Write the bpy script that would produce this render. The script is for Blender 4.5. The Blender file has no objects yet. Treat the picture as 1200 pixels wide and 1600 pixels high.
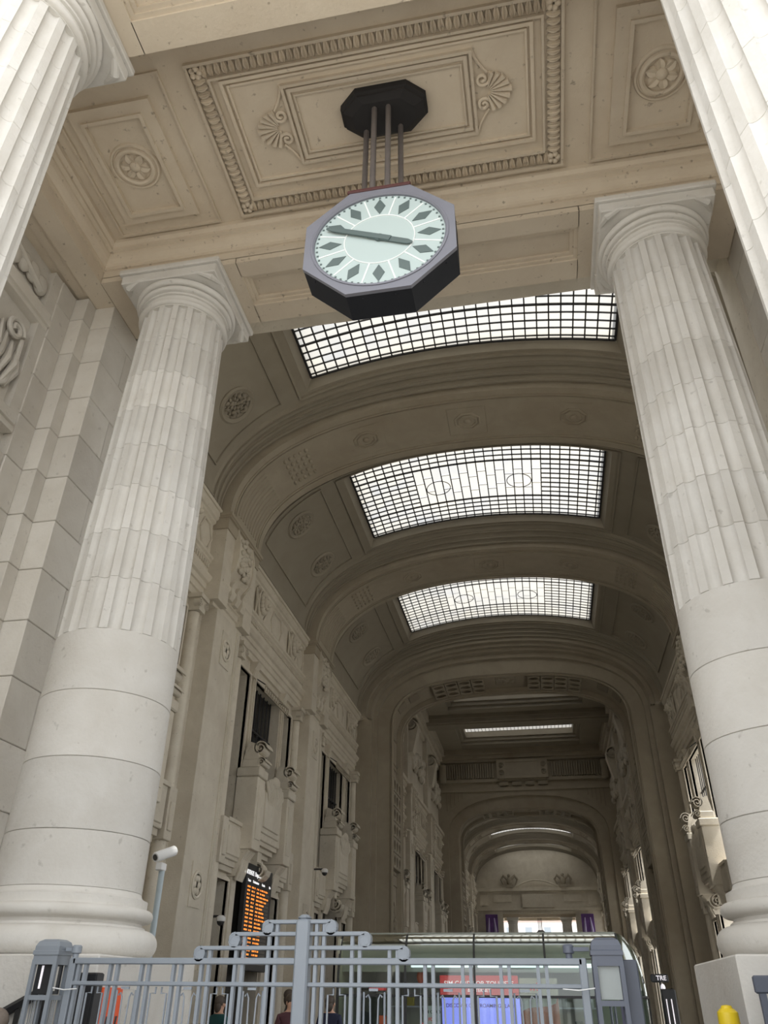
import bpy, math, random
from mathutils import Vector, Matrix

random.seed(7)
PI = math.pi
scene = bpy.context.scene
COL = scene.collection

# ------------------------------------------------------------------ camera
F_PX, PITCH, YAW, ROLL = 1201.6, 0.5648, 0.1922, 0.0101
CAM = Vector((1.111, 0.0, 1.65))
fw = Vector((-math.sin(YAW) * math.cos(PITCH), math.cos(YAW) * math.cos(PITCH), math.sin(PITCH)))
rt = Vector((math.cos(YAW), math.sin(YAW), 0.0))
up = rt.cross(fw)
r2 = rt * math.cos(ROLL) + up * math.sin(ROLL)
u2 = -rt * math.sin(ROLL) + up * math.cos(ROLL)
cd = bpy.data.cameras.new('camera')
cd.sensor_fit = 'VERTICAL'
cd.sensor_height = 36.0
cd.lens = F_PX * 36.0 / 1600.0
cd.clip_end = 2000
cam = bpy.data.objects.new('camera', cd)
COL.objects.link(cam)
M = Matrix((r2, u2, -fw)).transposed().to_4x4()
M.translation = CAM
cam.matrix_world = M
scene.camera = cam

# ------------------------------------------------------------------ light
world = bpy.data.worlds.new('sky')
scene.world = world
world.use_nodes = True
wn = world.node_tree
wn.nodes.clear()
bg = wn.nodes.new('ShaderNodeBackground')
bg.inputs['Color'].default_value = (0.965, 0.985, 1.0, 1)
bg.inputs['Strength'].default_value = 2.5
wo = wn.nodes.new('ShaderNodeOutputWorld')
wn.links.new(bg.outputs[0], wo.inputs[0])

sun_d = bpy.data.lights.new('sun', 'SUN')
sun_d.energy = 7.5
sun_d.angle = math.radians(0.6)
sun_d.color = (1.0, 0.95, 0.86)
sun = bpy.data.objects.new('sun', sun_d)
COL.objects.link(sun)
sun.rotation_euler = Vector((-0.8, 0.12, -1.5)).to_track_quat('-Z', 'Y').to_euler()

scene.view_settings.view_transform = 'Standard'
scene.view_settings.look = 'None'
scene.view_settings.gamma = 1.0
scene.view_settings.use_curve_mapping = False
scene.view_settings.exposure = 0.0
scene.cycles.max_bounces = 8
scene.cycles.diffuse_bounces = 5
scene.cycles.transparent_max_bounces = 24
scene.cycles.sample_clamp_indirect = 4.0


# ------------------------------------------------------------------ materials
def nmat(name):
    m = bpy.data.materials.new(name)
    m.use_nodes = True
    nt = m.node_tree
    return m, nt, nt.nodes['Principled BSDF']


def plain(name, col, rough=0.5, metal=0.0, emit=None, estr=0.0):
    m, nt, b = nmat(name)
    b.inputs['Base Color'].default_value = (*col, 1)
    b.inputs['Roughness'].default_value = rough
    b.inputs['Metallic'].default_value = metal
    if emit:
        b.inputs['Emission Color'].default_value = (*emit, 1)
        b.inputs['Emission Strength'].default_value = estr
    return m


def painted(name, col, rough=0.45, var=0.08, scale=9.0):
    m, nt, b = nmat(name)
    geo = nt.nodes.new('ShaderNodeNewGeometry')
    no = nt.nodes.new('ShaderNodeTexNoise')
    no.inputs['Scale'].default_value = scale
    no.inputs['Detail'].default_value = 5
    nt.links.new(geo.outputs['Position'], no.inputs['Vector'])
    mx = nt.nodes.new('ShaderNodeMix')
    mx.data_type = 'RGBA'
    mx.inputs['A'].default_value = (*[c * (1 - var) for c in col], 1)
    mx.inputs['B'].default_value = (*[min(1, c * (1 + var)) for c in col], 1)
    nt.links.new(no.outputs['Fac'], mx.inputs['Factor'])
    nt.links.new(mx.outputs['Result'], b.inputs['Base Color'])
    b.inputs['Roughness'].default_value = rough
    return m


def stone(name, c1, c2, stain, rough=0.75, vein=0.35, pits=0.5, bump=0.25, scale=1.0):
    m, nt, b = nmat(name)
    L = nt.links.new
    geo = nt.nodes.new('ShaderNodeNewGeometry')
    oi = nt.nodes.new('ShaderNodeObjectInfo')
    add = nt.nodes.new('ShaderNodeVectorMath')
    add.operation = 'ADD'
    cmb = nt.nodes.new('ShaderNodeCombineXYZ')
    mul = nt.nodes.new('ShaderNodeMath')
    mul.operation = 'MULTIPLY'
    mul.inputs[1].default_value = 13.0
    L(oi.outputs['Random'], mul.inputs[0])
    L(mul.outputs[0], cmb.inputs[0])
    L(mul.outputs[0], cmb.inputs[1])
    L(geo.outputs['Position'], add.inputs[0])
    L(cmb.outputs[0], add.inputs[1])
    n1 = nt.nodes.new('ShaderNodeTexNoise')
    n1.inputs['Scale'].default_value = 1.6 * scale
    n1.inputs['Detail'].default_value = 8
    n1.inputs['Roughness'].default_value = 0.62
    n1.inputs['Distortion'].default_value = 0.6
    L(add.outputs[0], n1.inputs['Vector'])
    r1 = nt.nodes.new('ShaderNodeMapRange')
    r1.inputs['From Min'].default_value = 0.3
    r1.inputs['From Max'].default_value = 0.7
    L(n1.outputs['Fac'], r1.inputs['Value'])
    m1 = nt.nodes.new('ShaderNodeMix')
    m1.data_type = 'RGBA'
    m1.inputs['A'].default_value = (*c1, 1)
    m1.inputs['B'].default_value = (*c2, 1)
    L(r1.outputs[0], m1.inputs['Factor'])
    # stains: larger soft patches
    n2 = nt.nodes.new('ShaderNodeTexNoise')
    n2.inputs['Scale'].default_value = 0.55 * scale
    n2.inputs['Detail'].default_value = 6
    L(geo.outputs['Position'], n2.inputs['Vector'])
    r2_ = nt.nodes.new('ShaderNodeMapRange')
    r2_.inputs['From Min'].default_value = 0.5
    r2_.inputs['From Max'].default_value = 0.75
    r2_.inputs['To Max'].default_value = vein
    L(n2.outputs['Fac'], r2_.inputs['Value'])
    m2 = nt.nodes.new('ShaderNodeMix')
    m2.data_type = 'RGBA'
    m2.inputs['B'].default_value = (*stain, 1)
    L(r2_.outputs[0], m2.inputs['Factor'])
    L(m1.outputs['Result'], m2.inputs['A'])
    # pits
    n3 = nt.nodes.new('ShaderNodeTexNoise')
    n3.inputs['Scale'].default_value = 11.0 * scale
    n3.inputs['Detail'].default_value = 3
    L(add.outputs[0], n3.inputs['Vector'])
    r3 = nt.nodes.new('ShaderNodeMapRange')
    r3.inputs['From Min'].default_value = 0.66
    r3.inputs['From Max'].default_value = 0.74
    r3.inputs['To Max'].default_value = pits
    L(n3.outputs['Fac'], r3.inputs['Value'])
    m3 = nt.nodes.new('ShaderNodeMix')
    m3.data_type = 'RGBA'
    m3.inputs['B'].default_value = (*[c * 0.55 for c in stain], 1)
    L(r3.outputs[0], m3.inputs['Factor'])
    L(m2.outputs['Result'], m3.inputs['A'])
    # every block a slightly different tone
    hv = nt.nodes.new('ShaderNodeHueSaturation')
    mr = nt.nodes.new('ShaderNodeMapRange')
    mr.inputs['To Min'].default_value = 0.93
    mr.inputs['To Max'].default_value = 1.06
    L(oi.outputs['Random'], mr.inputs['Value'])
    L(mr.outputs[0], hv.inputs['Value'])
    L(m3.outputs['Result'], hv.inputs['Color'])
    L(hv.outputs['Color'], b.inputs['Base Color'])
    b.inputs['Roughness'].default_value = rough
    bp = nt.nodes.new('ShaderNodeBump')
    bp.inputs['Strength'].default_value = bump
    bp.inputs['Distance'].default_value = 0.02
    n4 = nt.nodes.new('ShaderNodeTexNoise')
    n4.inputs['Scale'].default_value = 26.0 * scale
    n4.inputs['Detail'].default_value = 6
    L(geo.outputs['Position'], n4.inputs['Vector'])
    L(n4.outputs['Fac'], bp.inputs['Height'])
    L(bp.outputs[0], b.inputs['Normal'])
    return m


S_COL = stone('column_limestone', (0.62, 0.597, 0.555), (0.71, 0.695, 0.665), (0.49, 0.455, 0.40), vein=0.4, pits=0.35)
S_POR = stone('portico_limestone', (0.62, 0.535, 0.425), (0.69, 0.61, 0.495), (0.50, 0.415, 0.315), vein=0.4, pits=0.75)
S_PIER = stone('pier_limestone', (0.58, 0.545, 0.485), (0.67, 0.64, 0.585), (0.46, 0.415, 0.355), vein=0.35, pits=0.3)
S_WALL = stone('wall_limestone', (0.58, 0.53, 0.445), (0.68, 0.635, 0.545), (0.42, 0.365, 0.29), vein=0.4, pits=0.4)
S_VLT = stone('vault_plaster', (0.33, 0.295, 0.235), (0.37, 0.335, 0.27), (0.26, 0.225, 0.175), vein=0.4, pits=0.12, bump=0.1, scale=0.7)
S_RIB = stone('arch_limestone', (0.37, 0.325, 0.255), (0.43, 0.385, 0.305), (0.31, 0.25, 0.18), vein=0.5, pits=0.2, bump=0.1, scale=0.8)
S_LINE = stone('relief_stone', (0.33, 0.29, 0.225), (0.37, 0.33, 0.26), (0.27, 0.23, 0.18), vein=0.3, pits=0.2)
S_FLOOR = stone('floor_granite', (0.31, 0.295, 0.27), (0.36, 0.345, 0.32), (0.25, 0.235, 0.215), rough=0.5, scale=2.0)
M_FENCE = painted('fence_grey_paint', (0.25, 0.28, 0.32), 0.42, 0.06)
M_FENCE_D = painted('post_dark_blue_grey_paint', (0.11, 0.125, 0.165), 0.45, 0.08)  # darker fence paint; on the right post and knob the shade is painted in
M_BLACK = painted('black_paint', (0.018, 0.019, 0.022), 0.45, 0.2)
M_DARK = painted('dark_iron', (0.03, 0.03, 0.033), 0.5, 0.2)
M_CLKRIM = painted('clock_grey_paint', (0.20, 0.205, 0.245), 0.5, 0.05)
M_CLKDARK = painted('clock_dark_sides', (0.010, 0.012, 0.018), 0.8, 0.15)
M_CLKPLATE = painted('clock_plate_dark', (0.016, 0.015, 0.016), 0.85, 0.2)
M_ROD = painted('bronze_rod', (0.13, 0.115, 0.11), 0.4, 0.15)
M_MAROON = painted('maroon_paint', (0.09, 0.03, 0.03), 0.5)
M_DIAL = plain('dial_white_glass', (0.50, 0.60, 0.60), 0.2)
M_DIALMARK = plain('dial_dark_mark', (0.11, 0.15, 0.15), 0.4)
M_DIALLINE = plain('dial_white_line', (0.85, 0.9, 0.9), 0.3)
M_WHITE = plain('white_plastic', (0.78, 0.79, 0.80), 0.35)
M_POLE = painted('pale_blue_pole', (0.42, 0.50, 0.55), 0.4)
M_ORANGE = painted('orange_poster', (0.95, 0.115, 0.02), 0.5, 0.02)
M_YELLOW = plain('yellow_plastic', (0.75, 0.55, 0.02), 0.4)
M_RED = plain('red_sign', (0.55, 0.03, 0.05), 0.4, emit=(0.6, 0.06, 0.06), estr=0.35)
M_LED = plain('led_tube', (0.9, 0.95, 1.0), 0.3, emit=(0.78, 0.93, 1.0), estr=1.1)
M_BLUE = plain('lit_blue_panel', (0.25, 0.27, 0.7), 0.4, emit=(0.28, 0.30, 0.95), estr=0.95)
M_PURPTXT = plain('purple_print', (0.25, 0.08, 0.35), 0.5)
M_WHITEP = plain('white_print', (0.85, 0.82, 0.85), 0.5, emit=(0.9, 0.85, 0.95), estr=0.5)
M_POSTER = painted('poster_paper', (0.62, 0.60, 0.55), 0.5, 0.05)
M_FROST = painted('frosted_lamp_glass', (0.30, 0.33, 0.33), 0.3, 0.12, 14)
M_FLAME = painted('poster_orange_red', (0.65, 0.13, 0.05), 0.5, 0.3, 4.0)
M_AMBER = plain('amber_led', (0.8, 0.3, 0.05), 0.5, emit=(1.0, 0.28, 0.04), estr=1.3)
M_BOARDTXT = plain('board_white_text', (0.8, 0.8, 0.8), 0.5, emit=(1, 1, 1), estr=0.8)
M_BOARDGREY = plain('board_row_grey', (0.12, 0.11, 0.10), 0.5)
M_SCREEN = painted('purple_screen', (0.12, 0.05, 0.22), 0.4, 0.7, 1.5)
M_SKIN = plain('skin', (0.55, 0.33, 0.24), 0.55)
M_HAIR = painted('brown_hair', (0.06, 0.045, 0.035), 0.6, 0.3, 40)
M_HAIRG = painted('grey_brown_hair', (0.22, 0.18, 0.15), 0.6, 0.3, 40)
M_TEAL = painted('teal_coat', (0.008, 0.06, 0.065), 0.8)
M_NAVY = painted('navy_cloth', (0.012, 0.016, 0.045), 0.8)
M_PLUM = painted('plum_cloth', (0.06, 0.018, 0.025), 0.8)
M_FACADE = painted('pale_facade', (0.80, 0.79, 0.78), 0.8, 0.08, 0.4)
M_ROOF = painted('terracotta_roof', (0.62, 0.42, 0.38), 0.8)
M_DARKGLASS = plain('dark_window_glass', (0.035, 0.036, 0.038), 0.2)
M_PALEGLASS = plain('hazy_window', (0.35, 0.40, 0.45), 0.3)
M_DARKROOM = plain('dim_interior', (0.05, 0.048, 0.045), 0.8)
M_KFRAME = painted('kiosk_dark_frame', (0.03, 0.033, 0.035), 0.4)
M_KROOF = painted('kiosk_roof_grey', (0.30, 0.32, 0.29), 0.5)
M_KWALL = painted('kiosk_back_wall', (0.45, 0.45, 0.36), 0.6, 0.1, 2)


def glassmat(name, tint, fac, rough=0.03, base=0.0):
    m = bpy.data.materials.new(name)
    m.use_nodes = True
    nt = m.node_tree
    nt.nodes.clear()
    o = nt.nodes.new('ShaderNodeOutputMaterial')
    mx = nt.nodes.new('ShaderNodeMixShader')
    fr = nt.nodes.new('ShaderNodeFresnel')
    fr.inputs['IOR'].default_value = 1.5
    mu = nt.nodes.new('ShaderNodeMath')
    mu.operation = 'MULTIPLY_ADD'
    mu.use_clamp = True
    mu.inputs[1].default_value = fac
    mu.inputs[2].default_value = base
    nt.links.new(fr.outputs[0], mu.inputs[0])
    nt.links.new(mu.outputs[0], mx.inputs[0])
    t = nt.nodes.new('ShaderNodeBsdfTransparent')
    t.inputs[0].default_value = (*tint, 1)
    g = nt.nodes.new('ShaderNodeBsdfGlossy')
    g.inputs['Roughness'].default_value = rough
    g.inputs['Color'].default_value = (0.9, 0.95, 0.93, 1)
    nt.links.new(t.outputs[0], mx.inputs[1])
    nt.links.new(g.outputs[0], mx.inputs[2])
    nt.links.new(mx.outputs[0], o.inputs[0])
    return m


def skyglass(name):
    m = bpy.data.materials.new(name)
    m.use_nodes = True
    nt = m.node_tree
    nt.nodes.clear()
    o = nt.nodes.new('ShaderNodeOutputMaterial')
    t = nt.nodes.new('ShaderNodeBsdfTranslucent')
    oi = nt.nodes.new('ShaderNodeObjectInfo')
    geo = nt.nodes.new('ShaderNodeNewGeometry')
    no = nt.nodes.new('ShaderNodeTexNoise')
    no.inputs['Scale'].default_value = 0.9
    no.inputs['Detail'].default_value = 3
    nt.links.new(geo.outputs['Position'], no.inputs['Vector'])
    ad = nt.nodes.new('ShaderNodeMath')
    ad.operation = 'MULTIPLY_ADD'
    ad.inputs[1].default_value = 0.35
    nt.links.new(oi.outputs['Random'], ad.inputs[0])
    nt.links.new(no.outputs['Fac'], ad.inputs[2])
    cr = nt.nodes.new('ShaderNodeValToRGB')
    cr.color_ramp.elements[0].position = 0.3
    cr.color_ramp.elements[0].color = (0.20, 0.205, 0.215, 1)
    cr.color_ramp.elements[1].position = 0.95
    cr.color_ramp.elements[1].color = (0.265, 0.255, 0.23, 1)
    nt.links.new(ad.outputs[0], cr.inputs[0])
    nt.links.new(cr.outputs[0], t.inputs[0])
    nt.links.new(t.outputs[0], o.inputs[0])
    return m


M_SKYGLASS = skyglass('frosted_roof_glass')
M_SKYGLASS2 = skyglass('dimmed_roof_glass')  # darker copy of the roof glass, toned down to dim the crossing hall
for el, c in zip(M_SKYGLASS2.node_tree.nodes['Color Ramp'].color_ramp.elements, ((0.13, 0.13, 0.135, 1), (0.17, 0.165, 0.155, 1))):
    el.color = c
M_KGLASS = glassmat('kiosk_green_glass', (0.88, 0.94, 0.91), 1.0)
M_KGLASS3 = glassmat('kiosk_eave_glass', (0.80, 0.86, 0.80), 1.9, 0.03)
M_KGLASS2 = glassmat('kiosk_curved_glass', (0.55, 0.66, 0.63), 2.4, 0.12, 0.22)


# ------------------------------------------------------------------ mesh helpers
class MB:
    def __init__(self):
        self.v = []
        self.f = []

    def add(self, vs, fs):
        n = len(self.v)
        self.v += [tuple(p) for p in vs]
        self.f += [tuple(i + n for i in q) for q in fs]
        return self

    def box(self, x0, x1, y0, y1, z0, z1):
        return self.add([(x0, y0, z0), (x1, y0, z0), (x1, y1, z0), (x0, y1, z0),
                         (x0, y0, z1), (x1, y0, z1), (x1, y1, z1), (x0, y1, z1)],
                        [(0, 3, 2, 1), (4, 5, 6, 7), (0, 1, 5, 4), (1, 2, 6, 5), (2, 3, 7, 6), (3, 0, 4, 7)])

    def bbox(self, x0, x1, y0, y1, z0, z1, b):
        # box with chamfered edges on every side: stacked rings
        rings = []
        for z, i in ((z0, b), (z0 + b, 0), (z1 - b, 0), (z1, b)):
            c = b
            X0, X1, Y0, Y1 = x0 + i, x1 - i, y0 + i, y1 - i
            rings.append([(X0 + c, Y0, z), (X1 - c, Y0, z), (X1, Y0 + c, z), (X1, Y1 - c, z),
                          (X1 - c, Y1, z), (X0 + c, Y1, z), (X0, Y1 - c, z), (X0, Y0 + c, z)])
        return self.loft(rings, True, True)

    def loft(self, rings, cap0=False, cap1=False, closed=True):
        n = len(rings[0])
        vs = [p for r in rings for p in r]
        fs = []
        for k in range(len(rings) - 1):
            for i in range(n if closed else n - 1):
                j = (i + 1) % n
                fs.append((k * n + i, k * n + j, (k + 1) * n + j, (k + 1) * n + i))
        if cap0:
            fs.append(tuple(reversed(range(n))))
        if cap1:
            fs.append(tuple((len(rings) - 1) * n + i for i in range(n)))
        return self.add(vs, fs)

    def lathe(self, prof, seg=32, c=(0, 0, 0), cap=True):
        rings = [[(c[0] + r * math.cos(2 * PI * i / seg), c[1] + r * math.sin(2 * PI * i / seg), c[2] + z)
                  for i in range(seg)] for r, z in prof]
        return self.loft(rings, cap, cap)

    def disc(self, prof, seg, c, axis):
        # lathe about an arbitrary axis letter; prof = (radius, offset along axis)
        rings = []
        for r, h in prof:
            ring = []
            for i in range(seg):
                a = 2 * PI * i / seg
                p = (r * math.cos(a), r * math.sin(a), h)
                if axis == 'x':
                    p = (h, p[0], p[1])
                elif axis == 'y':
                    p = (p[0], h, p[1])
                ring.append((c[0] + p[0], c[1] + p[1], c[2] + p[2]))
            rings.append(ring)
        return self.loft(rings, True, True)

    def prism(self, poly, a0, a1, axis='y'):
        # poly of 2D points; axis y: (x,z); axis x: (y,z); axis z: (x,y)
        def P(p, a):
            return {'y': (p[0], a, p[1]), 'x': (a, p[0], p[1]), 'z': (p[0], p[1], a)}[axis]
        return self.loft([[P(p, a0) for p in poly], [P(p, a1) for p in poly]], True, True)

    def tube(self, path, r, seg=8, cap=True):
        path = [Vector(p) for p in path]
        rings = []
        for i, p in enumerate(path):
            d = (path[min(i + 1, len(path) - 1)] - path[max(i - 1, 0)]).normalized()
            u = d.orthogonal().normalized() if i == 0 else (u0 - d * u0.dot(d)).normalized()
            u0 = u
            w = d.cross(u)
            rr = r[i] if isinstance(r, (list, tuple)) else r
            rings.append([p + (u * math.cos(2 * PI * k / seg) + w * math.sin(2 * PI * k / seg)) * rr for k in range(seg)])
        return self.loft(rings, cap, cap)

    def sphere(self, c, rx, ry, rz, seg=12, rings=8):
        rr = []
        for k in range(rings + 1):
            t = PI * k / rings
            s = max(math.sin(t), 0.02)
            rr.append([(c[0] + rx * s * math.cos(2 * PI * i / seg), c[1] + ry * s * math.sin(2 * PI * i / seg), c[2] - rz * math.cos(t)) for i in range(seg)])
        return self.loft(rr, True, True)

    def merge(self, o, off=(0, 0, 0), sx=1):
        return self.add([(p[0] * sx + off[0], p[1] + off[1], p[2] + off[2]) for p in o.v], o.f)

    def mesh(self, name, mat, smooth=False):
        me = bpy.data.meshes.new(name)
        me.from_pydata(self.v, [], self.f)
        me.materials.append(mat)
        me.update()
        if smooth:
            me.polygons.foreach_set('use_smooth', [True] * len(me.polygons))
            try:
                me.set_sharp_from_angle(angle=math.radians(40))
            except Exception:
                pass
        return me

    def build(self, name, mat, parent=None, smooth=False, loc=(0, 0, 0)):
        return put(name, self.mesh(name, mat, smooth), parent, loc)


def put(name, me, parent=None, loc=(0, 0, 0), rot=(0, 0, 0), scale=(1, 1, 1)):
    o = bpy.data.objects.new(name, me)
    COL.objects.link(o)
    o.parent = parent
    o.location = loc
    o.rotation_euler = rot
    o.scale = scale
    return o


def empty(name, loc=(0, 0, 0), parent=None):
    o = bpy.data.objects.new(name, None)
    COL.objects.link(o)
    o.location = loc
    o.parent = parent
    o.empty_display_size = 0.2
    return o


def tag(o, label, cat, group=None):
    o['label'] = label
    o['category'] = cat
    if group:
        o['group'] = group
    return o


def structure(o, label=None):
    o['kind'] = 'structure'
    if label:
        o['label'] = label
    return o


def copy_tree(o, parent=None):
    c = o.copy()
    COL.objects.link(c)
    c.parent = parent
    for ch in list(o.children):
        copy_tree(ch, c)
    return c


def text_mesh(name, s, size, mat, depth=0.004, align='CENTER', xs=1.0):
    cu = bpy.data.curves.new(name, 'FONT')
    cu.body = s
    cu.size = size
    cu.extrude = depth
    cu.align_x = align
    cu.align_y = 'CENTER'
    cu.offset = 0.012 * size
    o = bpy.data.objects.new(name, cu)
    COL.objects.link(o)
    bpy.context.view_layer.update()
    me = bpy.data.meshes.new_from_object(o)
    me.name = name
    me.materials.clear()
    me.materials.append(mat)
    for v in me.vertices:
        v.co.x *= xs
    bpy.data.objects.remove(o)
    return me


def frame_rect(mb, x0, x1, y0, y1, w, z0, z1):
    # flat rectangular frame lying in xy
    mb.box(x0, x1, y0, y0 + w, z0, z1)
    mb.box(x0, x1, y1 - w, y1, z0, z1)
    mb.box(x0, x0 + w, y0 + w, y1 - w, z0, z1)
    mb.box(x1 - w, x1, y0 + w, y1 - w, z0, z1)
    return mb


def sweep_rect(prof, x0, x1, y0, y1):
    # moulding along the inside of a rectangle; prof = (inset, z)
    rings = []
    for d, z in prof:
        rings.append([(x0 + d, y0 + d, z), (x1 - d, y0 + d, z), (x1 - d, y1 - d, z), (x0 + d, y1 - d, z)])
    mb = MB()
    mb.loft(rings)
    return mb


# ------------------------------------------------------------------ vault profile
def vprof(a, b, n, z0, t):
    # t from 0 (left spring) to 1 (right spring)
    th = PI * (1 - t)
    c, s = math.cos(th), math.sin(th)
    x = a * math.copysign(abs(c) ** (2 / n), c)
    z = z0 + b * abs(s) ** (2 / n)
    return x, z


def vz(x, a=7.58, b=4.32, n=2.25, z0=14.0):
    return z0 + b * max(0.0, 1 - abs(x / a) ** n) ** (1 / n)


def vnorm(x):
    e = 0.01
    dz = (vz(min(x + e, 7.57)) - vz(max(x - e, -7.57))) / (2 * e)
    v = Vector((dz, 0, -1))
    return v.normalized()  # points into the room


P = 9.98
RIB_W = 2.79
Y_RIB = 18.41
MID = 58.2

# ================================================================== STRUCTURE
# ---- ground
g = MB()
g.box(-140, 140, -140, 260, -0.4, 0.0)
structure(g.build('floor', S_FLOOR), 'grey granite paving of the forecourt and streets')
S_ASPH = stone('dark_roadway', (0.085, 0.083, 0.08), (0.11, 0.107, 0.10), (0.06, 0.058, 0.055), rough=0.8, scale=3.0)
g = MB()
g.box(-8.3, 8.3, 2.0, 114.0, 0.0, 0.02)
structure(g.build('floor', S_ASPH), 'dark carriage roadway through the gallery')

# ================================================================== PORTICO
ZC = 11.0      # ceiling
ZB = 10.36     # beam soffit
XS = 4.41
YF, YBK = 3.85, 6.72


def portico(flip=False):
    # everything that does not repeat as a thing; flip mirrors along the gallery axis
    def Y(y):
        return 2 * MID - y if flip else y

    def ybox(mb, x0, x1, y0, y1, z0, z1):
        a, b = sorted((Y(y0), Y(y1)))
        return mb.box(x0, x1, a, b, z0, z1)
    root = structure(empty('ceiling', (0, Y(5.28), ZC)),
                     'coffered stone ceiling over the %s portico' % ('far' if flip else 'near'))

    def part(name, mb, mat, smooth=False, parent=root):
        mb.v = [(v[0], v[1] - Y(5.28), v[2] - ZC) for v in mb.v] if parent is root else mb.v
        return mb.build(name, mat, parent, smooth)
    part('slab', ybox(MB(), -5.6, 5.6, 2.0, 8.4, ZC + 0.02, ZC + 1.2), S_POR)
    for yy0, yy1 in ((YBK, 7.85), (2.7, YF)):
        mb = MB()
        # beam with a recessed soffit panel between the columns
        ybox(mb, -4.40, 4.40, yy0, yy1, ZB + 0.10, ZC + 0.1)
        ybox(mb, -4.40, -2.35, yy0, yy1, ZB, ZB + 0.11)
        ybox(mb, 2.35, 4.40, yy0, yy1, ZB, ZB + 0.11)
        ybox(mb, -2.36, 2.36, yy0, yy0 + 0.25, ZB, ZB + 0.11)
        ybox(mb, -2.36, 2.36, yy1 - 0.33, yy1, ZB, ZB + 0.11)
        part('beam', mb, S_POR)
        mb = MB()
        a0, a1 = sorted((Y(yy0 + 0.25), Y(yy1 - 0.33)))
        for k, (d, zz) in enumerate(((0.0, 0.03), (0.05, 0.06))):
            frame_rect(mb, -2.35 + d, 2.35 - d, a0 + d, a1 - d, 0.05, ZB + zz, ZB + 0.11)
        part('soffit_frame', mb, S_POR)
    # side architraves in three steps
    for s in (-1, 1):
        for k, (x, z0) in enumerate(((4.41, ZB), (4.71, ZB + 0.03), (4.91, ZB + 0.03))):
            mb = MB()
            xa, xb = sorted((s * x, s * (x + (0.299, 0.199, 0.2)[k])))
            ybox(mb, xa, xb, 2.7, 7.85, z0 + 0.02 * k, ZC + 0.1)
            part('architrave', mb, S_POR)
    # cornice moulding round the ceiling
    y0, y1 = sorted((Y(YF), Y(YBK)))
    prof = [(0.0, 10.60), (0.03, 10.60), (0.03, 10.66), (0.06, 10.68), (0.10, 10.74), (0.12, 10.80),
            (0.12, 10.84), (0.17, 10.85), (0.17, 10.90), (0.21, 10.94), (0.21, ZC + .02), (0, ZC + .02)]
    part('cornice', sweep_rect(prof, -XS, XS, y0, y1), S_POR)
    if flip:
        return root
    cy = 5.28
    # large central coffer: three moulded steps, leaf border, cartouche, shells
    mb = MB()
    frame_rect(mb, -2.22, 2.22, 4.32, 6.44, 0.035, ZC - 0.045, ZC + 0.03)
    frame_rect(mb, -1.99, 1.99, 4.52, 6.21, 0.03, ZC - 0.05, ZC + 0.03)
    part('border_fillet', mb, S_POR)
    mb = MB()
    frame_rect(mb, -1.87, 1.87, 4.58, 6.03, 0.04, ZC - 0.035, ZC + 0.03)
    frame_rect(mb, -1.80, 1.80, 4.65, 5.96, 0.025, ZC - 0.018, ZC + 0.03)
    part('panel_frame', mb, S_POR)
    lf = MB()
    rings = []
    for k in range(7):
        t = k / 6.0
        w = 0.040 * math.sin(PI * (0.12 + 0.80 * t)) + 0.004
        h = 0.055 * math.sin(PI * (0.08 + 0.84 * t))
        yy = -0.078 + 0.156 * t
        rings.append([(-w, yy, 0.01), (-w * 0.75, yy, -h * 0.9), (-w * 0.18, yy, -h * 0.55), (0, yy, -h * 1.15),
                      (w * 0.18, yy, -h * 0.55), (w * 0.75, yy, -h * 0.9), (w, yy, 0.01)])
    lf.loft(rings, True, True, closed=False)
    leaf_me = lf.mesh('leaf', S_POR, True)
    nlx, nly = 46, 21
    for i in range(nlx):
        x = -2.05 + 4.1 * (i + 0.5) / nlx
        put('leaf', leaf_me, root, (x, 4.435 - cy, 0))
        put('leaf', leaf_me, root, (x, 6.31 - cy, 0), (0, 0, PI))
    for i in range(nly):
        y = 4.50 + 1.73 * (i + 0.5) / nly
        put('leaf', leaf_me, root, (-2.10, y - cy, 0), (0, 0, -PI / 2))
        put('leaf', leaf_me, root, (2.10, y - cy, 0), (0, 0, PI / 2))
    for sx in (-1, 1):
        for yy in (4.435, 6.31):
            mb = MB()
            for a in range(5):
                an = a * 2 * PI / 5
                mb.sphere((sx * 2.1 + 0.05 * math.cos(an), yy - cy + 0.05 * math.sin(an), -0.02), 0.04, 0.04, 0.045, 8, 5)
            mb.build('corner_leaf', S_POR, root, True)
    # cartouche
    mb = MB()
    frame_rect(mb, -1.16, 1.16, 4.76, 5.81, 0.035, ZC - 0.04, ZC + 0.03)
    frame_rect(mb, -1.10, 1.10, 4.82, 5.75, 0.045, ZC - 0.025, ZC + 0.03)
    frame_rect(mb, -1.03, 1.03, 4.91, 5.68, 0.02, ZC - 0.012, ZC + 0.03)
    part('cartouche_frame', mb, S_POR)
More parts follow.
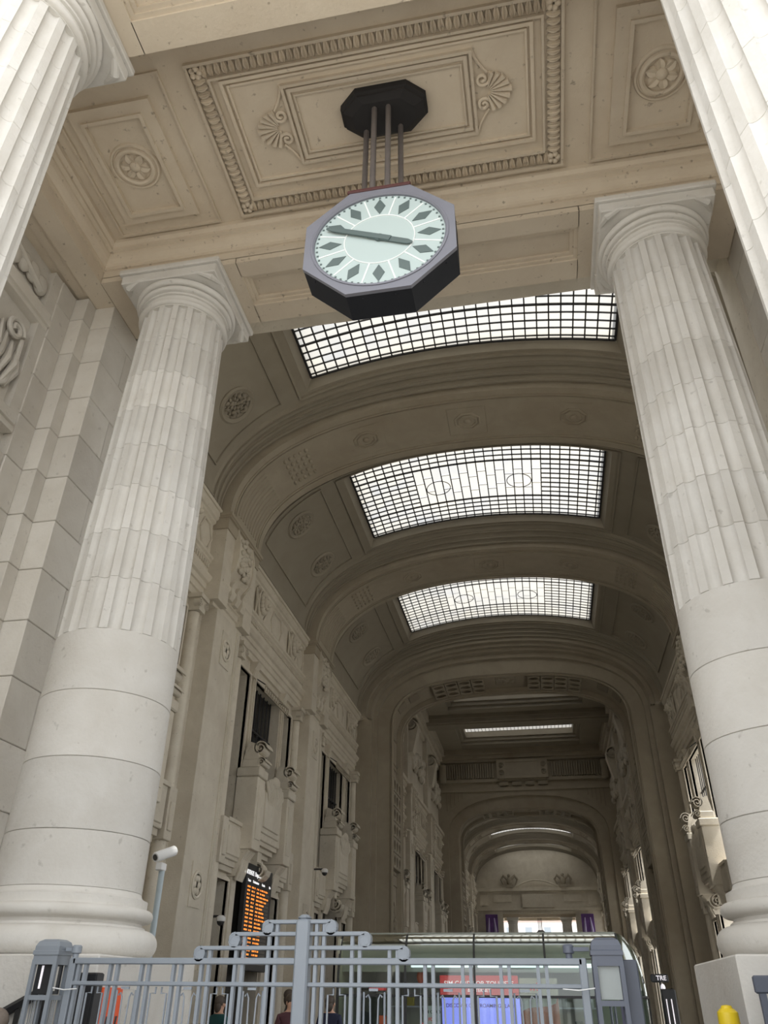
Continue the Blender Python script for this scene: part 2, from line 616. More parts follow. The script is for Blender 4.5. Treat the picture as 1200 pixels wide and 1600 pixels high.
    for s in (-1, 1):
        mb = MB()
        for (q0, q1) in ((4.76, 5.06), (5.81, 5.51)):
            path = []
            for k in range(9):
                t = k / 8.0
                path.append((s * (1.16 + 0.16 * t ** 1.6), q0 + (q1 - q0) * t, ZC - 0.01))
            mb.tube(path, 0.016, 6)
        part('cartouche_curve', mb, S_POR, True)
        mb = MB()
        for k in range(9):
            an = math.radians(-72 + 18 * k)
            L0, L1 = 0.05, 0.30 - 0.06 * abs(k - 4) / 4
            rings = []
            for q in range(5):
                t = q / 4.0
                rr = L0 + (L1 - L0) * t
                w = 0.010 + 0.030 * t
                c = Vector((s * (1.30 + rr * math.cos(an)), 5.285 + rr * math.sin(an), ZC - 0.012 - 0.03 * t))
                n = Vector((-s * math.sin(an), math.cos(an), 0))
                rings.append([c - n * w + Vector((0, 0, 0.03)), c - n * w * 0.5 - Vector((0, 0, 0.02)),
                              c + n * w * 0.5 - Vector((0, 0, 0.02)), c + n * w + Vector((0, 0, 0.03))])
            mb.loft(rings, True, True)
        part('shell', mb, S_POR, True)
        for q in (5.13, 5.44):
            mb = MB()
            pts = []
            for k in range(22):
                an = k * 0.42
                rr = 0.085 * (1 - k / 26.0)
                pts.append((s * (1.26 + rr * math.cos(an)), q + (rr * math.sin(an)) * (1 if q < 5.28 else -1), ZC - 0.02))
            mb.tube(pts, 0.02, 6)
            part('scroll', mb, S_POR, True)
    # side coffers with rosettes
    for s in (-1, 1):
        mb = MB()
        for (x0, x1, ya, yb, w, dz) in ((2.55, 4.06, 4.33, 6.47, 0.025, 0.022), (2.79, 3.88, 4.60, 6.26, 0.163, 0.055), (2.945, 3.765, 4.745, 6.135, 0.045, 0.09)):
            xa, xb = sorted((s * x0, s * x1))
            frame_rect(mb, xa, xb, ya, yb, w, ZC - dz, ZC + 0.03)
        part('coffer_frame', mb, S_POR)
        mb = MB()
        xa, xb = sorted((s * 2.985, s * 3.72))
        mb.box(xa, xb, 4.785, 6.095, ZC - 0.02, ZC + 0.03)
        part('coffer_field', mb, S_POR)
        c = (s * 3.36, 5.44, ZC - 0.02)
        mb = MB()
        mb.disc([(0.33, 0.02), (0.33, -0.012), (0.315, -0.03), (0.295, -0.03), (0.285, -0.01), (0.27, -0.01), (0.26, -0.045),
                 (0.23, -0.055), (0.205, -0.04), (0.20, 0.012)], 40, c, 'z')
        part('rosette_ring', mb, S_POR, True)
        for k in range(6):
            an = k * PI / 3 + 0.3
            mb = MB()
            rings = []
            for q in range(6):
                t = q / 5.0
                rr = 0.05 + 0.145 * t
                w = 0.03 + 0.05 * math.sin(PI * min(1, t * 0.8 + 0.1)) - 0.03 * max(0, t - 0.75) * 4
                h = 0.05 * math.sin(PI * (0.15 + 0.7 * t))
                cc = Vector((c[0] + rr * math.cos(an), c[1] + rr * math.sin(an), c[2]))
                n = Vector((-math.sin(an), math.cos(an), 0))
                rings.append([cc - n * w + Vector((0, 0, 0.02)), cc - n * w * 0.6 - Vector((0, 0, h)), cc - Vector((0, 0, h * 0.55)),
                              cc + n * w * 0.6 - Vector((0, 0, h)), cc + n * w + Vector((0, 0, 0.02))])
            mb.loft(rings, True, True)
            part('petal', mb, S_POR, True)
        mb = MB()
        mb.sphere((c[0], c[1], c[2] - 0.02), 0.075, 0.075, 0.055, 14, 8)
        part('rosette_boss', mb, S_POR, True)
    return root


portico()
portico(True)


# portico side walls: stepped antae of coursed blocks, with a niche
def side_wall(s, flip=False):
    def Y(y):
        return 2 * MID - y if flip else y
    root = structure(empty('wall_left' if s < 0 else 'wall_right', (s * 4.9, Y(6), 0)),
                     'stepped limestone side wall of the %s portico on the %s' % ('far' if flip else 'near', 'left' if s < 0 else 'right'))
    ox, oy = s * 4.9, Y(6)

    def bx(name, xa, xb, ya, yb, za, zb, mat=S_PIER, ch=0.0):
        xs = sorted((s * xa, s * xb))
        ys = sorted((Y(ya), Y(yb)))
        mb = MB()
        args = (xs[0] - ox, xs[1] - ox, ys[0] - oy, ys[1] - oy, za, zb)
        if ch:
            mb.bbox(*args, ch)
        else:
            mb.box(*args)
        return mb.build(name, mat, root)
    # core, unseen; raised and carried forward to keep sun off the portico
    bx('core', 4.95, 12.0, 6.97, 8.38, 0, 24)
    bx('core', 5.05, 12.0, 0.4, 6.98, 0, 24)
    zs = [0.0]
    z = 0.62
    while z < ZB - 0.2:
        zs.append(z)
        z += 0.665
    zs.append(ZB + 0.004)
    if flip:
        bx('pier', 4.41, 5.0, 7.16, 8.38, 0, ZB)
        bx('pier', 4.71, 5.0, 6.945, 7.17, 0, ZB)
        bx('pier', 4.91, 5.1, 2.2, 6.95, 0, ZB)
        return
    for k in range(len(zs) - 1):
        a, b = zs[k] + 0.004, zs[k + 1] - 0.004
        o = (k % 2) * 0.3
        bx('stone_block', 4.41, 5.0, 7.16, 7.72 + o, a, b, ch=0.008)
        bx('stone_block', 4.415, 5.0, 7.728 + o, 8.38, a, b, ch=0.008)
        bx('stone_block', 4.71, 5.0, 6.945, 7.158, a, b, ch=0.008)
        bx('stone_block', 4.91, 5.06, 6.60, 6.943, a, b, ch=0.008)
        if b < 7.6:
            bx('stone_block', 4.93, 5.06, 5.4 + o, 6.592, a, b, ch=0.008)
            bx('stone_block', 4.935, 5.06, 3.9, 5.392 + o, a, b, ch=0.008)
            bx('stone_block', 4.93, 5.06, 2.4, 3.892, a, b, ch=0.008)
    # niche: sloping sill, mouldings, relief of a draped figure, upper panel with a shield
    bx('niche_frame', 4.93, 5.06, 6.42, 6.60, 7.6, ZB)
    bx('niche_sill', 4.86, 5.06, 4.0, 6.52, 7.66, 7.80)
    bx('niche_sill', 4.90, 5.06, 4.0, 6.56, 7.58, 7.67)
    for (z0, z1, x) in ((9.42, 9.52, 4.88), (9.515, 9.66, 4.925), (9.36, 9.425, 4.922)):
        bx('niche_lintel', x, 5.06, 4.0, 6.58, z0, z1)
    # figure relief: drapery folds and a scroll
    mb = MB()
    for k in range(13):
        t = k / 12.0
        y = 5.0 + 1.2 * t - 0.1 * math.sin(5 * t)
        zt = 9.2 - 0.55 * t * t
        zb_ = 8.0 + 0.25 * abs(t - 0.5)
        mb.tube([(s * 5.02 - ox, Y(y) - oy, zb_), (s * (4.97 - 0.02 * (k % 3)) - ox, Y(y + 0.05) - oy, (zb_ + zt) / 2),
                 (s * 5.03 - ox, Y(y + 0.12) - oy, zt)], [0.02, 0.055, 0.02], 7)
    mb.sphere((s * 4.99 - ox, Y(5.55) - oy, 9.05), 0.07, 0.16, 0.20, 12, 8)
    mb.build('drapery_relief', S_PIER, root, True)
    mb = MB()
    pts = []
    for k in range(26):
        an = k * 0.4
        rr = 0.17 * (1 - k / 32.0)
        pts.append((s * 4.97 - ox, Y(6.13 + rr * math.cos(an)) - oy, 8.95 + rr * math.sin(an)))
    mb.tube(pts, 0.035, 7)
    mb.tube([(s * 4.98 - ox, Y(6.30) - oy, 8.9), (s * 4.98 - ox, Y(6.32) - oy, 8.5), (s * 4.99 - ox, Y(6.25) - oy, 8.15), (s * 5.0 - ox, Y(6.1) - oy, 8.0)], 0.035, 7)
    mb.build('scroll_relief', S_PIER, root, True)
    mb = MB()
    for k in range(7):
        mb.sphere((s * 5.0 - ox, Y(5.1 + 0.2 * k) - oy, 9.95 - 0.06 * math.sin(k)), 0.07, 0.13, 0.17, 10, 6)
    mb.tube([(s * 4.98 - ox, Y(5.0) - oy, 9.9), (s * 4.96 - ox, Y(5.6) - oy, 10.08), (s * 4.97 - ox, Y(6.3) - oy, 9.85)], 0.05, 8)
    mb.build('garland_relief', S_PIER, root, True)


for s in (-1, 1):
    side_wall(s)
    side_wall(s, True)


# ---- fluted columns
def make_column():
    root = empty('fluted_column')
    mb = MB()
    mb.bbox(-0.95, 0.95, -0.95, 0.95, 0.0, 0.62, 0.012)
    mb.build('plinth_block', S_COL, root)
    mb = MB()
    mb.bbox(-0.95, 0.95, -0.95, 0.95, 0.626, 1.30, 0.012)
    mb.build('plinth_block', S_COL, root)
    mb = MB()
    mb.bbox(-0.95, 0.95, -0.95, 0.95, 1.306, 1.93, 0.012)
    mb.build('plinth_block', S_COL, root)
    prof = [(0.0, 1.93), (0.80, 1.93)]
    for k in range(13):   # lower torus
        a = -PI / 2 + PI * k / 12
        prof.append((0.76 + 0.115 * math.cos(a), 2.045 + 0.115 * math.sin(a)))
    prof += [(0.745, 2.165), (0.745, 2.18), (0.72, 2.195), (0.715, 2.21), (0.735, 2.225)]
    for k in range(9):
        a = -PI / 2 + PI * k / 8
        prof.append((0.755 + 0.048 * math.cos(a), 2.275 + 0.05 * math.sin(a)))
    prof += [(0.735, 2.33), (0.735, 2.40), (0.705, 2.41), (0.68, 2.43), (0.667, 2.46)]
    mb = MB()
    mb.lathe(prof, 64)
    mb.build('base_moulding', S_COL, root, True)

    def rad(z):
        t = (z - 2.46) / (9.75 - 2.46)
        return 0.668 - 0.10 * t ** 1.7
    zp = [2.46, 2.92, 3.56, 4.21, 4.86]
    for i in range(4):
        z0, z1 = zp[i] + 0.002, zp[i + 1] - 0.002
        mb = MB()
        r0, r1 = rad(z0), rad(z1)
        mb.lathe([(r0 - 0.005, z0), (r0, z0 + 0.004), (r1, z1 - 0.004), (r1 - 0.005, z1)], 72)
        mb.build('drum', S_COL, root, True)
    NF = 18
    nd = 8
    for i in range(nd):
        z0 = 4.86 + (9.70 - 4.86) * i / nd + 0.0015
        z1 = 4.86 + (9.70 - 4.86) * (i + 1) / nd - 0.0015
        rings = []
        for z in (z0, z0 + 0.003, z1 - 0.003, z1):
            r = rad(z) - (0.003 if z in (z0, z1) else 0.0)
            ring = []
            for k in range(NF):
                for u in (0.0, 0.38, 0.42, 0.50, 0.60, 0.69, 0.78, 0.88, 0.96):
                    a = 2 * PI * (k + u) / NF
                    d = 0.0
                    if u > 0.38:
                        q = (u - 0.38) / 0.62
                        d = 0.048 * math.sqrt(max(0.0, 1 - (2 * q - 1) ** 2))
                    ring.append(((r - d) * math.cos(a), (r - d) * math.sin(a), z))
            rings.append(ring)
        mb = MB()
        mb.loft(rings, True, True)
        mb.build('fluted_drum', S_COL, root, True)
    # capital
    def tor(c, z, r, lo=-90, hi=90, n=8):
        return [(c + r * math.cos(math.radians(lo + (hi - lo) * k / n)), z + r * math.sin(math.radians(lo + (hi - lo) * k / n))) for k in range(n + 1)]
    prof = [(0.0, 9.69), (0.575, 9.69), (0.575, 9.705)] + tor(0.583, 9.748, 0.043)
    prof += [(0.588, 9.795), (0.592, 9.86), (0.622, 9.862), (0.626, 9.885), (0.604, 9.89), (0.606, 9.915)] + tor(0.63, 9.955, 0.037)
    prof += [(0.622, 9.995), (0.63, 10.012)] + tor(0.655, 10.055, 0.05, -80, 70) + [(0.645, 10.105), (0.64, 10.13)]
    mb = MB()
    mb.lathe(prof, 64)
    mb.build('echinus', S_COL, root, True)
    mb = MB()
    mb.bbox(-0.70, 0.70, -0.70, 0.70, 10.11, 10.27, 0.012)
    mb.bbox(-0.74, 0.74, -0.74, 0.74, 10.272, 10.36, 0.012)
    mb.build('abacus', S_COL, root)
    for q in range(4):
        mb = MB()
        for sx in (-1, 1):
            # scrolled ears under the abacus corners
            mb.tube([(sx * 0.62, -0.60, 10.10), (sx * 0.50, -0.66, 10.13), (sx * 0.36, -0.70, 10.16)], [0.05, 0.04, 0.02], 8)
        o = mb.build('abacus_moulding', S_COL, root, True)
        o.rotation_euler = (0, 0, q * PI / 2)
    return root


col0 = make_column()
cols = [((-3.28, 7.29), 'white fluted column behind the fence, at the left of the gallery entrance'),
        ((3.28, 7.29), 'white fluted column at the right of the gallery entrance'),
        ((-3.28, 3.27), 'front fluted column cut by the top left corner'),
        ((3.28, 3.27), 'front bright fluted column cut by the right edge'),
        ((-3.28, 2 * MID - 7.29), 'far column left of the bright opening at the end of the gallery'),
        ((3.28, 2 * MID - 7.29), 'far column right of the bright opening at the end of the gallery')]
for i, ((x, y), lab) in enumerate(cols):
    o = col0 if i == 0 else copy_tree(col0)
    o.location = (x, y, 0)
    tag(o, lab, 'column', 'fluted columns of the porticoes')


# ================================================================== GALLERY WALL BAYS
CB = RIB_W + (P - RIB_W) / 2     # centre of the bay, local
XW = -7.85


def lion_mesh():
    mb = MB()
    # shield
    poly = []
    for k in range(20):
        a = 2 * PI * k / 20
        poly.append((0.36 * math.cos(a) * (0.85 if math.sin(a) < -0.6 else 1), 0.52 * math.sin(a)))
    mb.prism(poly, 0.0, 0.13, 'x')
    # mane of tufts round the face
    rnd = random.Random(3)
    for k in range(15):
        a = 2 * PI * k / 15
        mb.sphere((0.19, 0.26 * math.cos(a), 0.05 + 0.33 * math.sin(a)), 0.10, 0.085 + 0.02 * rnd.random(), 0.10, 8, 5)
    mb.sphere((0.24, 0, 0.05), 0.17, 0.19, 0.25, 12, 8)     # face
    mb.sphere((0.38, 0, -0.06), 0.11, 0.10, 0.08, 10, 6)    # muzzle
    mb.sphere((0.33, 0, -0.20), 0.07, 0.08, 0.05, 8, 5)     # jaw
    mb.sphere((0.37, 0, 0.06), 0.07, 0.035, 0.11, 8, 5)     # nose bridge
    for s in (-1, 1):
        mb.sphere((0.36, s * 0.085, 0.13), 0.05, 0.05, 0.03, 8, 5)
        mb.sphere((0.27, s * 0.17, 0.24), 0.05, 0.05, 0.06, 8, 5)
    mb.tube([(0.16, -0.3, 0.4), (0.16, -0.42, 0.2), (0.15, -0.42, -0.2), (0.14, -0.2, -0.55), (0.14, 0.2, -0.55), (0.15, 0.42, -0.2), (0.16, 0.42, 0.2), (0.16, 0.3, 0.4)], 0.045, 6)
    return mb


def volute(mb, c, r, axis, w, turns=2.2, dirn=1):
    # band rolled into a scroll; axis 'x' rolls in yz, 'y' rolls in xz
    pts = []
    n = 30
    for k in range(n):
        a = dirn * k / (n - 1) * turns * 2 * PI
        rr = r * (1 - 0.82 * k / (n - 1))
        pts.append((rr * math.cos(a), rr * math.sin(a)))
    rings = []
    for k, (p, q) in enumerate(pts):
        t = 0.13 * r
        l = math.hypot(p, q)
        ring = []
        for h, d in ((-w, 0), (w, 0), (w, t), (-w, t)):
            pp, qq = p * (1 - d / l), q * (1 - d / l)
            ring.append((c[0] + h, c[1] + pp, c[2] + qq) if axis == 'x' else (c[0] + pp, c[1] + h, c[2] + qq))
        rings.append(ring)
    mb.loft(rings, True, True)
    return mb


def entab(p_extra, y0, y1):
    prof = [(0, 11.1), (.10, 11.1), (.10, 11.30), (.15, 11.32), (.15, 11.50), (.20, 11.52), (.20, 11.68), (.27, 11.72),
            (.34, 11.84), (.34, 11.90), (.18, 11.92), (.18, 12.30), (.25, 12.36), (.25, 12.42), (.30, 12.46), (.30, 12.54),
            (.16, 12.58), (.16, 13.62), (.24, 13.68), (.24, 13.76), (.30, 13.80), (.36, 13.92), (.36, 14.04), (.0, 14.04)]
    return MB().prism([(XW - 0.05 + (p + (p_extra if p > 0 else 0)) + 0.05, z) if p > 0 else (XW - 0.3, z) for p, z in prof], y0, y1, 'y')


def console_mesh():
    mb = MB()
    # tall bracket with bowed front
    poly = [(-7.7, 12.05), (-7.36, 12.05), (-7.30, 12.25), (-7.10, 12.5), (-7.04, 12.9), (-7.06, 13.4), (-7.14, 13.75), (-7.16, 13.92), (-7.7, 13.92)]
    mb.prism(poly, 0.72, 0.80, 'y')
    mb.prism(poly, 2.00, 2.08, 'y')
    poly2 = [(p[0] - 0.05 if p[0] > -7.6 else p[0], p[1]) for p in poly]
    mb.prism(poly2, 0.80, 2.00, 'y')
    return mb


def foliage_mesh():
    rnd = random.Random(11)
    mb = MB()
    for k in range(26):
        t = k / 25.0
        z = 12.45 + 1.25 * t
        y = 1.4 + 0.36 * math.sin(k * 2.4)
        mb.sphere((-7.10 + 0.03 * math.sin(k), y, z), 0.075, 0.10 + 0.04 * rnd.random(), 0.08, 8, 5)
    for k in range(5):
        a = 2 * PI * k / 5
        mb.sphere((-7.06, 1.4 + 0.15 * math.cos(a), 12.65 + 0.15 * math.sin(a)), 0.06, 0.09, 0.09, 8, 5)
    return mb


def window_surround(y0, y1, z0, z1, w=0.14, d=0.07):
    mb = MB()
    for k, (ww, dd) in enumerate(((w, d), (w * 0.5, d * 1.7))):
        mb.box(XW - 0.02, XW + dd, y0 - ww, y0, z0, z1 + ww)
        mb.box(XW - 0.02, XW + dd, y1, y1 + ww, z0, z1 + ww)
        mb.box(XW - 0.02, XW + dd, y0, y1, z1, z1 + ww)
    return mb


def bay_parts(right):
    """list of (name, MB, material, smooth) in local bay coordinates on the left wall"""
    out = []
    A = out.append
    c = CB
    WN0, WN1, WW = 1.85, 2.85, 1.3
    ZW0, ZW1 = 6.0, 10.6
    ZD, ZDC = 4.45, 5.15
    # masonry: piers and spandrels around the openings
    ys = [0.0, c - WN1, c - WN0, c - WW, c + WW, c + WN0, c + WN1, P]
    for i in (0, 2, 4, 6):
        A(('wall_pier', MB().box(XW - 0.5, XW, ys[i], ys[i + 1], 0, 11.12), S_WALL, False))
    for i, zt in ((1, ZD), (3, ZDC), (5, ZD)):
        A(('wall_spandrel', MB().box(XW - 0.5, XW, ys[i], ys[i + 1], zt, ZW0), S_WALL, False))
        A(('wall_lintel', MB().box(XW - 0.5, XW, ys[i], ys[i + 1], ZW1, 11.12), S_WALL, False))
    A(('wall_upper', MB().box(XW - 0.5, XW, 0, P, 11.12, 14.04), S_WALL, False))
    # surrounds
    for i in (1, 3, 5):
        A(('window_surround', window_surround(ys[i], ys[i + 1], ZW0, ZW1), S_WALL, False))
    for i, zt in ((1, ZD), (3, ZDC), (5, ZD)):
        A(('door_surround', window_surround(ys[i], ys[i + 1], 0, zt, 0.12, 0.06), S_WALL, False))
    # dark glazing, left side only; the right side stands open to the street
    if not right:
        for i in (1, 3, 5):
            g0 = 0.24 if i == 3 else 0.45
            A(('window_glass', MB().box(XW - g0 - 0.02, XW - g0, ys[i], ys[i + 1], ZW0, ZW1), M_DARKGLASS, False))
        for i, zt in ((1, ZD), (3, ZDC), (5, ZD)):
            A(('door_glass', MB().box(XW - 0.49, XW - 0.46, ys[i], ys[i + 1], 0, zt), M_DARKGLASS, False))
    # grille of the wide window
    for k in range(7):
        y = ys[3] + (k + 0.5) * (2 * WW) / 7
        A(('grille_bar', MB().box(XW - 0.20, XW - 0.16, y - 0.025, y + 0.025, ZW0, ZW1), M_DARK, False))
    for z in (8.1, 9.2):
        A(('grille_bar', MB().box(XW - 0.21, XW - 0.15, ys[3], ys[4], z - 0.03, z + 0.03), M_DARK, False))
    # lattice awning rail with two stay rods over the wide window
    mb = MB()
    mb.box(XW + 0.42, XW + 0.46, ys[3], ys[4], 10.18, 10.22)
    mb.box(XW + 0.42, XW + 0.46, ys[3], ys[4], 10.42, 10.46)
    for k in range(13):
        y = ys[3] + 2 * WW * k / 12
        mb.box(XW + 0.425, XW + 0.455, y - 0.012, y + 0.012, 10.2, 10.44)
    A(('awning_rail', mb, S_RIB, False))
    mb = MB()
    for y in (ys[3] + 0.05, ys[4] - 0.05):
        mb.tube([(XW, y, 10.75), (XW + 0.44, y, 10.46)], 0.02, 6)
    A(('stay_rod', mb, M_DARK, False))
    # keystone corbels between the windows
    for y in (c - 1.58, c + 1.58):
        mb = MB()
        mb.prism([(XW - 0.02, 10.62), (XW + 0.13, 10.62), (XW + 0.17, 10.8), (XW + 0.30, 11.1), (XW - 0.02, 11.1)], y - 0.17, y + 0.17, 'y')
        for q in (-0.1, 0, 0.1):
            mb.tube([(XW + 0.14, y + q, 10.6), (XW + 0.17, y + q, 10.72), (XW + 0.2, y + q, 10.85)], 0.035, 6)
        A(('corbel', mb, S_WALL, False))
    # big pilaster under the rib
    A(('pilaster', MB().bbox(XW - 0.02, XW + 0.5, 0.45, 2.38, 0.0, 2.2, 0.01).bbox(XW - 0.02, XW + 0.46, 0.47, 2.36, 2.2, 11.1, 0.01), S_WALL, False))
    A(('pilaster_strip', MB().box(XW + 0.4, XW + 0.49, 2.05, 2.12, 2.2, 11.0).box(XW + 0.4, XW + 0.475, 2.2, 2.25, 2.2, 11.0), S_WALL, False))
    for z in (10.15, 4.0):
        mb = MB()
        mb.box(XW + 0.4, XW + 0.485, 1.0, 1.72, z - 0.5, z + 0.5)
        A(('rosette_panel', mb, S_WALL, False))
        mb = MB()
        mb.disc([(0.33, 0), (0.33, 0.03), (0.29, 0.05), (0.25, 0.03), (0.25, 0.0)], 24, (XW + 0.485, 1.36, z), 'x')
        for k in range(6):
            a = k * PI / 3
            mb.sphere((XW + 0.485, 1.36 + 0.14 * math.cos(a), z + 0.16 * math.sin(a)), 0.05, 0.08, 0.09, 8, 5)
        A(('rosette', mb, S_WALL, True))
    # ionic half columns at either end of the bay
    for y in (RIB_W + 0.30, P - 0.32):
        mb = MB()
        mb.lathe([(0.24, 0.0), (0.24, 0.25), (0.2, 0.3), (0.19, 1.0), (0.165, 10.6)], 20, (XW + 0.12, y, 0))
        A(('half_column', mb, S_WALL, True))
        mb = MB()
        mb.box(XW, XW + 0.42, y - 0.27, y + 0.27, 10.98, 11.1)
        for q in (-1, 1):
            volute(mb, (XW + 0.30, y + q * 0.2, 10.84), 0.13, 'x', 0.09, 2.0, q)
        mb.box(XW, XW + 0.36, y - 0.2, y + 0.2, 10.62, 10.98)
        A(('ionic_capital', mb, S_WALL, False))
    # stepped blocks under the narrow windows
    for i in (1, 5):
        y0, y1 = ys[i] - 0.12, ys[i + 1] + 0.12
        mb = MB()
        mb.bbox(XW - 0.02, XW + 0.30, y0, y1, 4.95, 5.92, 0.02)
        mb.bbox(XW - 0.02, XW + 0.34, y0 + 0.1, y1 - 0.1, 5.05, 5.8, 0.02)
        mb.box(XW - 0.02, XW + 0.22, y0 + 0.04, y1 - 0.04, 4.8, 4.96)
        mb.box(XW - 0.02, XW + 0.15, y0 + 0.1, y1 - 0.1, 4.66, 4.81)
        mb.box(XW - 0.02, XW + 0.36, y0 - 0.03, y1 + 0.03, 5.9, 6.0)
        A(('sill_block', mb, S_WALL, False))
        mb = MB()
        q = 1 if i == 1 else -1
        yy = y0 - 0.24 if i == 1 else y1 + 0.24
        mb.bbox(XW - 0.02, XW + 0.36, yy - 0.2, yy + 0.2, 4.75, 5.95, 0.015)
        mb.bbox(XW - 0.02, XW + 0.40, yy - 0.12, yy + 0.12, 4.95, 5.6, 0.02)
        A(('side_block', mb, S_WALL, False))
    # scrolled keystone over the middle door
    mb = MB()
    volute(mb, (XW + 0.32, c, 4.95), 0.33, 'y', 0.20, 2.2, -1)
    mb.box(XW, XW + 0.3, c - 0.2, c + 0.2, 4.8, 5.5)
    A(('door_keystone', mb, S_WALL, False))
    # door posts with small ionic heads
    for q in (-1, 1):
        y = c + q * 1.62
        A(('door_post', MB().bbox(XW - 0.02, XW + 0.16, y - 0.16, y + 0.16, 0, 4.7, 0.01), S_WALL, False))
    # entablature, breaking forward over the pilaster
    A(('entablature', entab(0.0, 2.5, P), S_WALL, False))
    A(('entablature', entab(0.30, 0.2, 2.62), S_WALL, False))
    A(('entablature', entab(0.0, 0.0, 0.3), S_WALL, False))
    # dentil strip
    mb = MB()
    y = 2.75
    while y < P - 0.05:
        mb.box(XW + 0.15, XW + 0.23, y, y + 0.07, 12.16, 12.30)
        y += 0.14
    A(('dentils', mb, S_WALL, False))
    lm = lion_mesh()
    for y in (c - 1.9, c + 1.9):
        m = MB()
        m.merge(lm, (XW + 0.14, y, 13.1))
        A(('lion_head', m, S_WALL, True))
        m = MB()
        for q in (-1, 1):
            m.tube([(XW + 0.2, y + q * 0.48, 13.55), (XW + 0.26, y + q * 0.5, 13.1), (XW + 0.2, y + q * 0.44, 12.6)], [0.03, 0.06, 0.03], 6)
            m.sphere((XW + 0.22, y + q * 0.34, 13.62), 0.06, 0.08, 0.08, 8, 5)
        A(('lion_frame', m, S_WALL, True))
    for y in (c - 3.15, c, c + 3.15):
        m = MB()
        h, w = 0.42, 0.62 if y == c else 0.42
        pts = [(-w, 0), (-w + 0.22, h), (w - 0.22, h), (w, 0), (w - 0.22, -h), (-w + 0.22, -h), (-w, 0)]
        m.tube([(XW + 0.18, y + a, 13.1 + b) for a, b in pts], 0.04, 6)
        A(('hexagon_moulding', m, S_WALL, False))
    A(('console', console_mesh(), S_WALL, False))
    A(('console_foliage', foliage_mesh(), S_WALL, True))
    m = MB()
    for y in (0.95, 1.4, 1.85):
        m.prism([(XW + 0.4, 11.55), (XW + 0.62, 11.55), (XW + 0.68, 11.7), (XW + 0.66, 11.95), (XW + 0.74, 12.1), (XW + 0.4, 12.1)], y - 0.13, y + 0.13, 'y')
    A(('guttae_blocks', m, S_WALL, False))
    # impost of the rib
    m = MB()
    m.box(XW - 0.02, -7.20, 0.0, RIB_W, 13.5, 13.86)
    m.box(XW - 0.02, -7.14, -0.04, RIB_W + 0.04, 13.86, 13.92)
    m.box(XW - 0.02, -7.10, -0.07, RIB_W + 0.07, 13.92, 14.02)
    A(('impost', m, S_RIB, False))
    A(('rib_pier', MB().box(XW - 0.02, -7.24, 0.05, 0.75, 11.2, 13.6).box(XW - 0.02, -7.24, 2.05, RIB_W - 0.05, 11.2, 13.6), S_WALL, False))
    return out


def balcony_parts():
    out = []
    A = out.append
    c = CB
    XF = XW + 0.70
    # body panel
    A(('parapet', MB().bbox(XW, XF - 0.18, c - 1.2, c + 1.2, 5.75, 7.35, 0.02), S_WALL, False))
    m = MB()
    for k, (w, z0, z1, d) in enumerate(((0.95, 5.95, 7.2, 0.0), (0.75, 6.1, 7.15, 0.05))):
        m.bbox(XF - 0.2, XF - 0.13 + d, c - w, c + w, z0, z1, 0.02)
    A(('parapet_panel', m, S_WALL, False))
    # chevron steps below
    m = MB()
    for k in range(4):
        m.box(XW, XF - 0.24 - 0.12 * k, c - 1.15 + 0.06 * k, c + 1.15 - 0.06 * k, 5.62 - 0.13 * k, 5.76 - 0.13 * k)
    A(('stepped_soffit', m, S_WALL, False))
    m = MB()
    for q in range(9):
        a = -0.9 + 0.225 * q
        m.tube([(XF - 0.1, c + a * 0.9, 7.4 + 0.25 * (1 - a * a)), (XF - 0.05, c + a * 0.75, 7.15), (XF - 0.1, c + a * 0.5, 6.8)], [0.05, 0.075, 0.02], 7)
    m.sphere((XF - 0.08, c, 7.55), 0.14, 0.3, 0.2, 12, 8)
    A(('relief_ornament', m, S_WALL, True))
    for s in (-1, 1):
        y = c + s * 1.55
        m = MB()
        m.bbox(XW, XF, y - 0.35, y + 0.35, 5.3, 7.35, 0.02)
        m.box(XW, XF + 0.02, y - 0.22, y + 0.22, 5.6, 7.1)
        A(('pedestal', m, S_WALL, False))
        m = MB()
        m.bbox(XW, XF + 0.06, y - 0.41, y + 0.41, 7.35, 7.62, 0.03)
        A(('pedestal_cap', m, S_WALL, False))
        m = MB()
        m.bbox(XW + 0.1, XF - 0.02, y - 0.32, y + 0.32, 7.62, 7.9, 0.04)
        m.prism([(XW + 0.15, 7.88), (XF - 0.05, 7.88), (XF - 0.18, 8.35), (XW + 0.25, 8.45)], y - 0.29, y + 0.29, 'y')
        A(('pedestal_top', m, S_WALL, False))
        m = MB()
        volute(m, (XF - 0.05, y, 8.22), 0.24, 'y', 0.29, 2.0, 1)
        volute(m, (XF + 0.03, y, 7.80), 0.15, 'y', 0.33, 2.0, 1)
        A(('pedestal_scroll', m, S_WALL, False))
        # fluted bracket below
        m = MB()
        m.prism([(XW, 4.6), (XW + 0.25, 4.6), (XW + 0.34, 4.85), (XF - 0.22, 5.15), (XF - 0.1, 5.32), (XW, 5.32)], y - 0.3, y + 0.3, 'y')
        for q in range(4):
            yy = y - 0.21 + 0.14 * q
            m.tube([(XF - 0.12, yy, 5.28), (XF - 0.30, yy, 5.05), (XW + 0.36, yy, 4.75), (XW + 0.26, yy, 4.5)], 0.055, 6)
        A(('bracket', m, S_WALL, False))
    return out


walls = {}
for s in (-1, 1):
    side = 'left' if s < 0 else 'right'
    w = empty('wall_' + side)
    w.scale = (1, 1, 1) if s < 0 else (-1, 1, 1)
    structure(w, 'long ornate limestone wall on the %s side of the gallery' % side)
    walls[s] = w

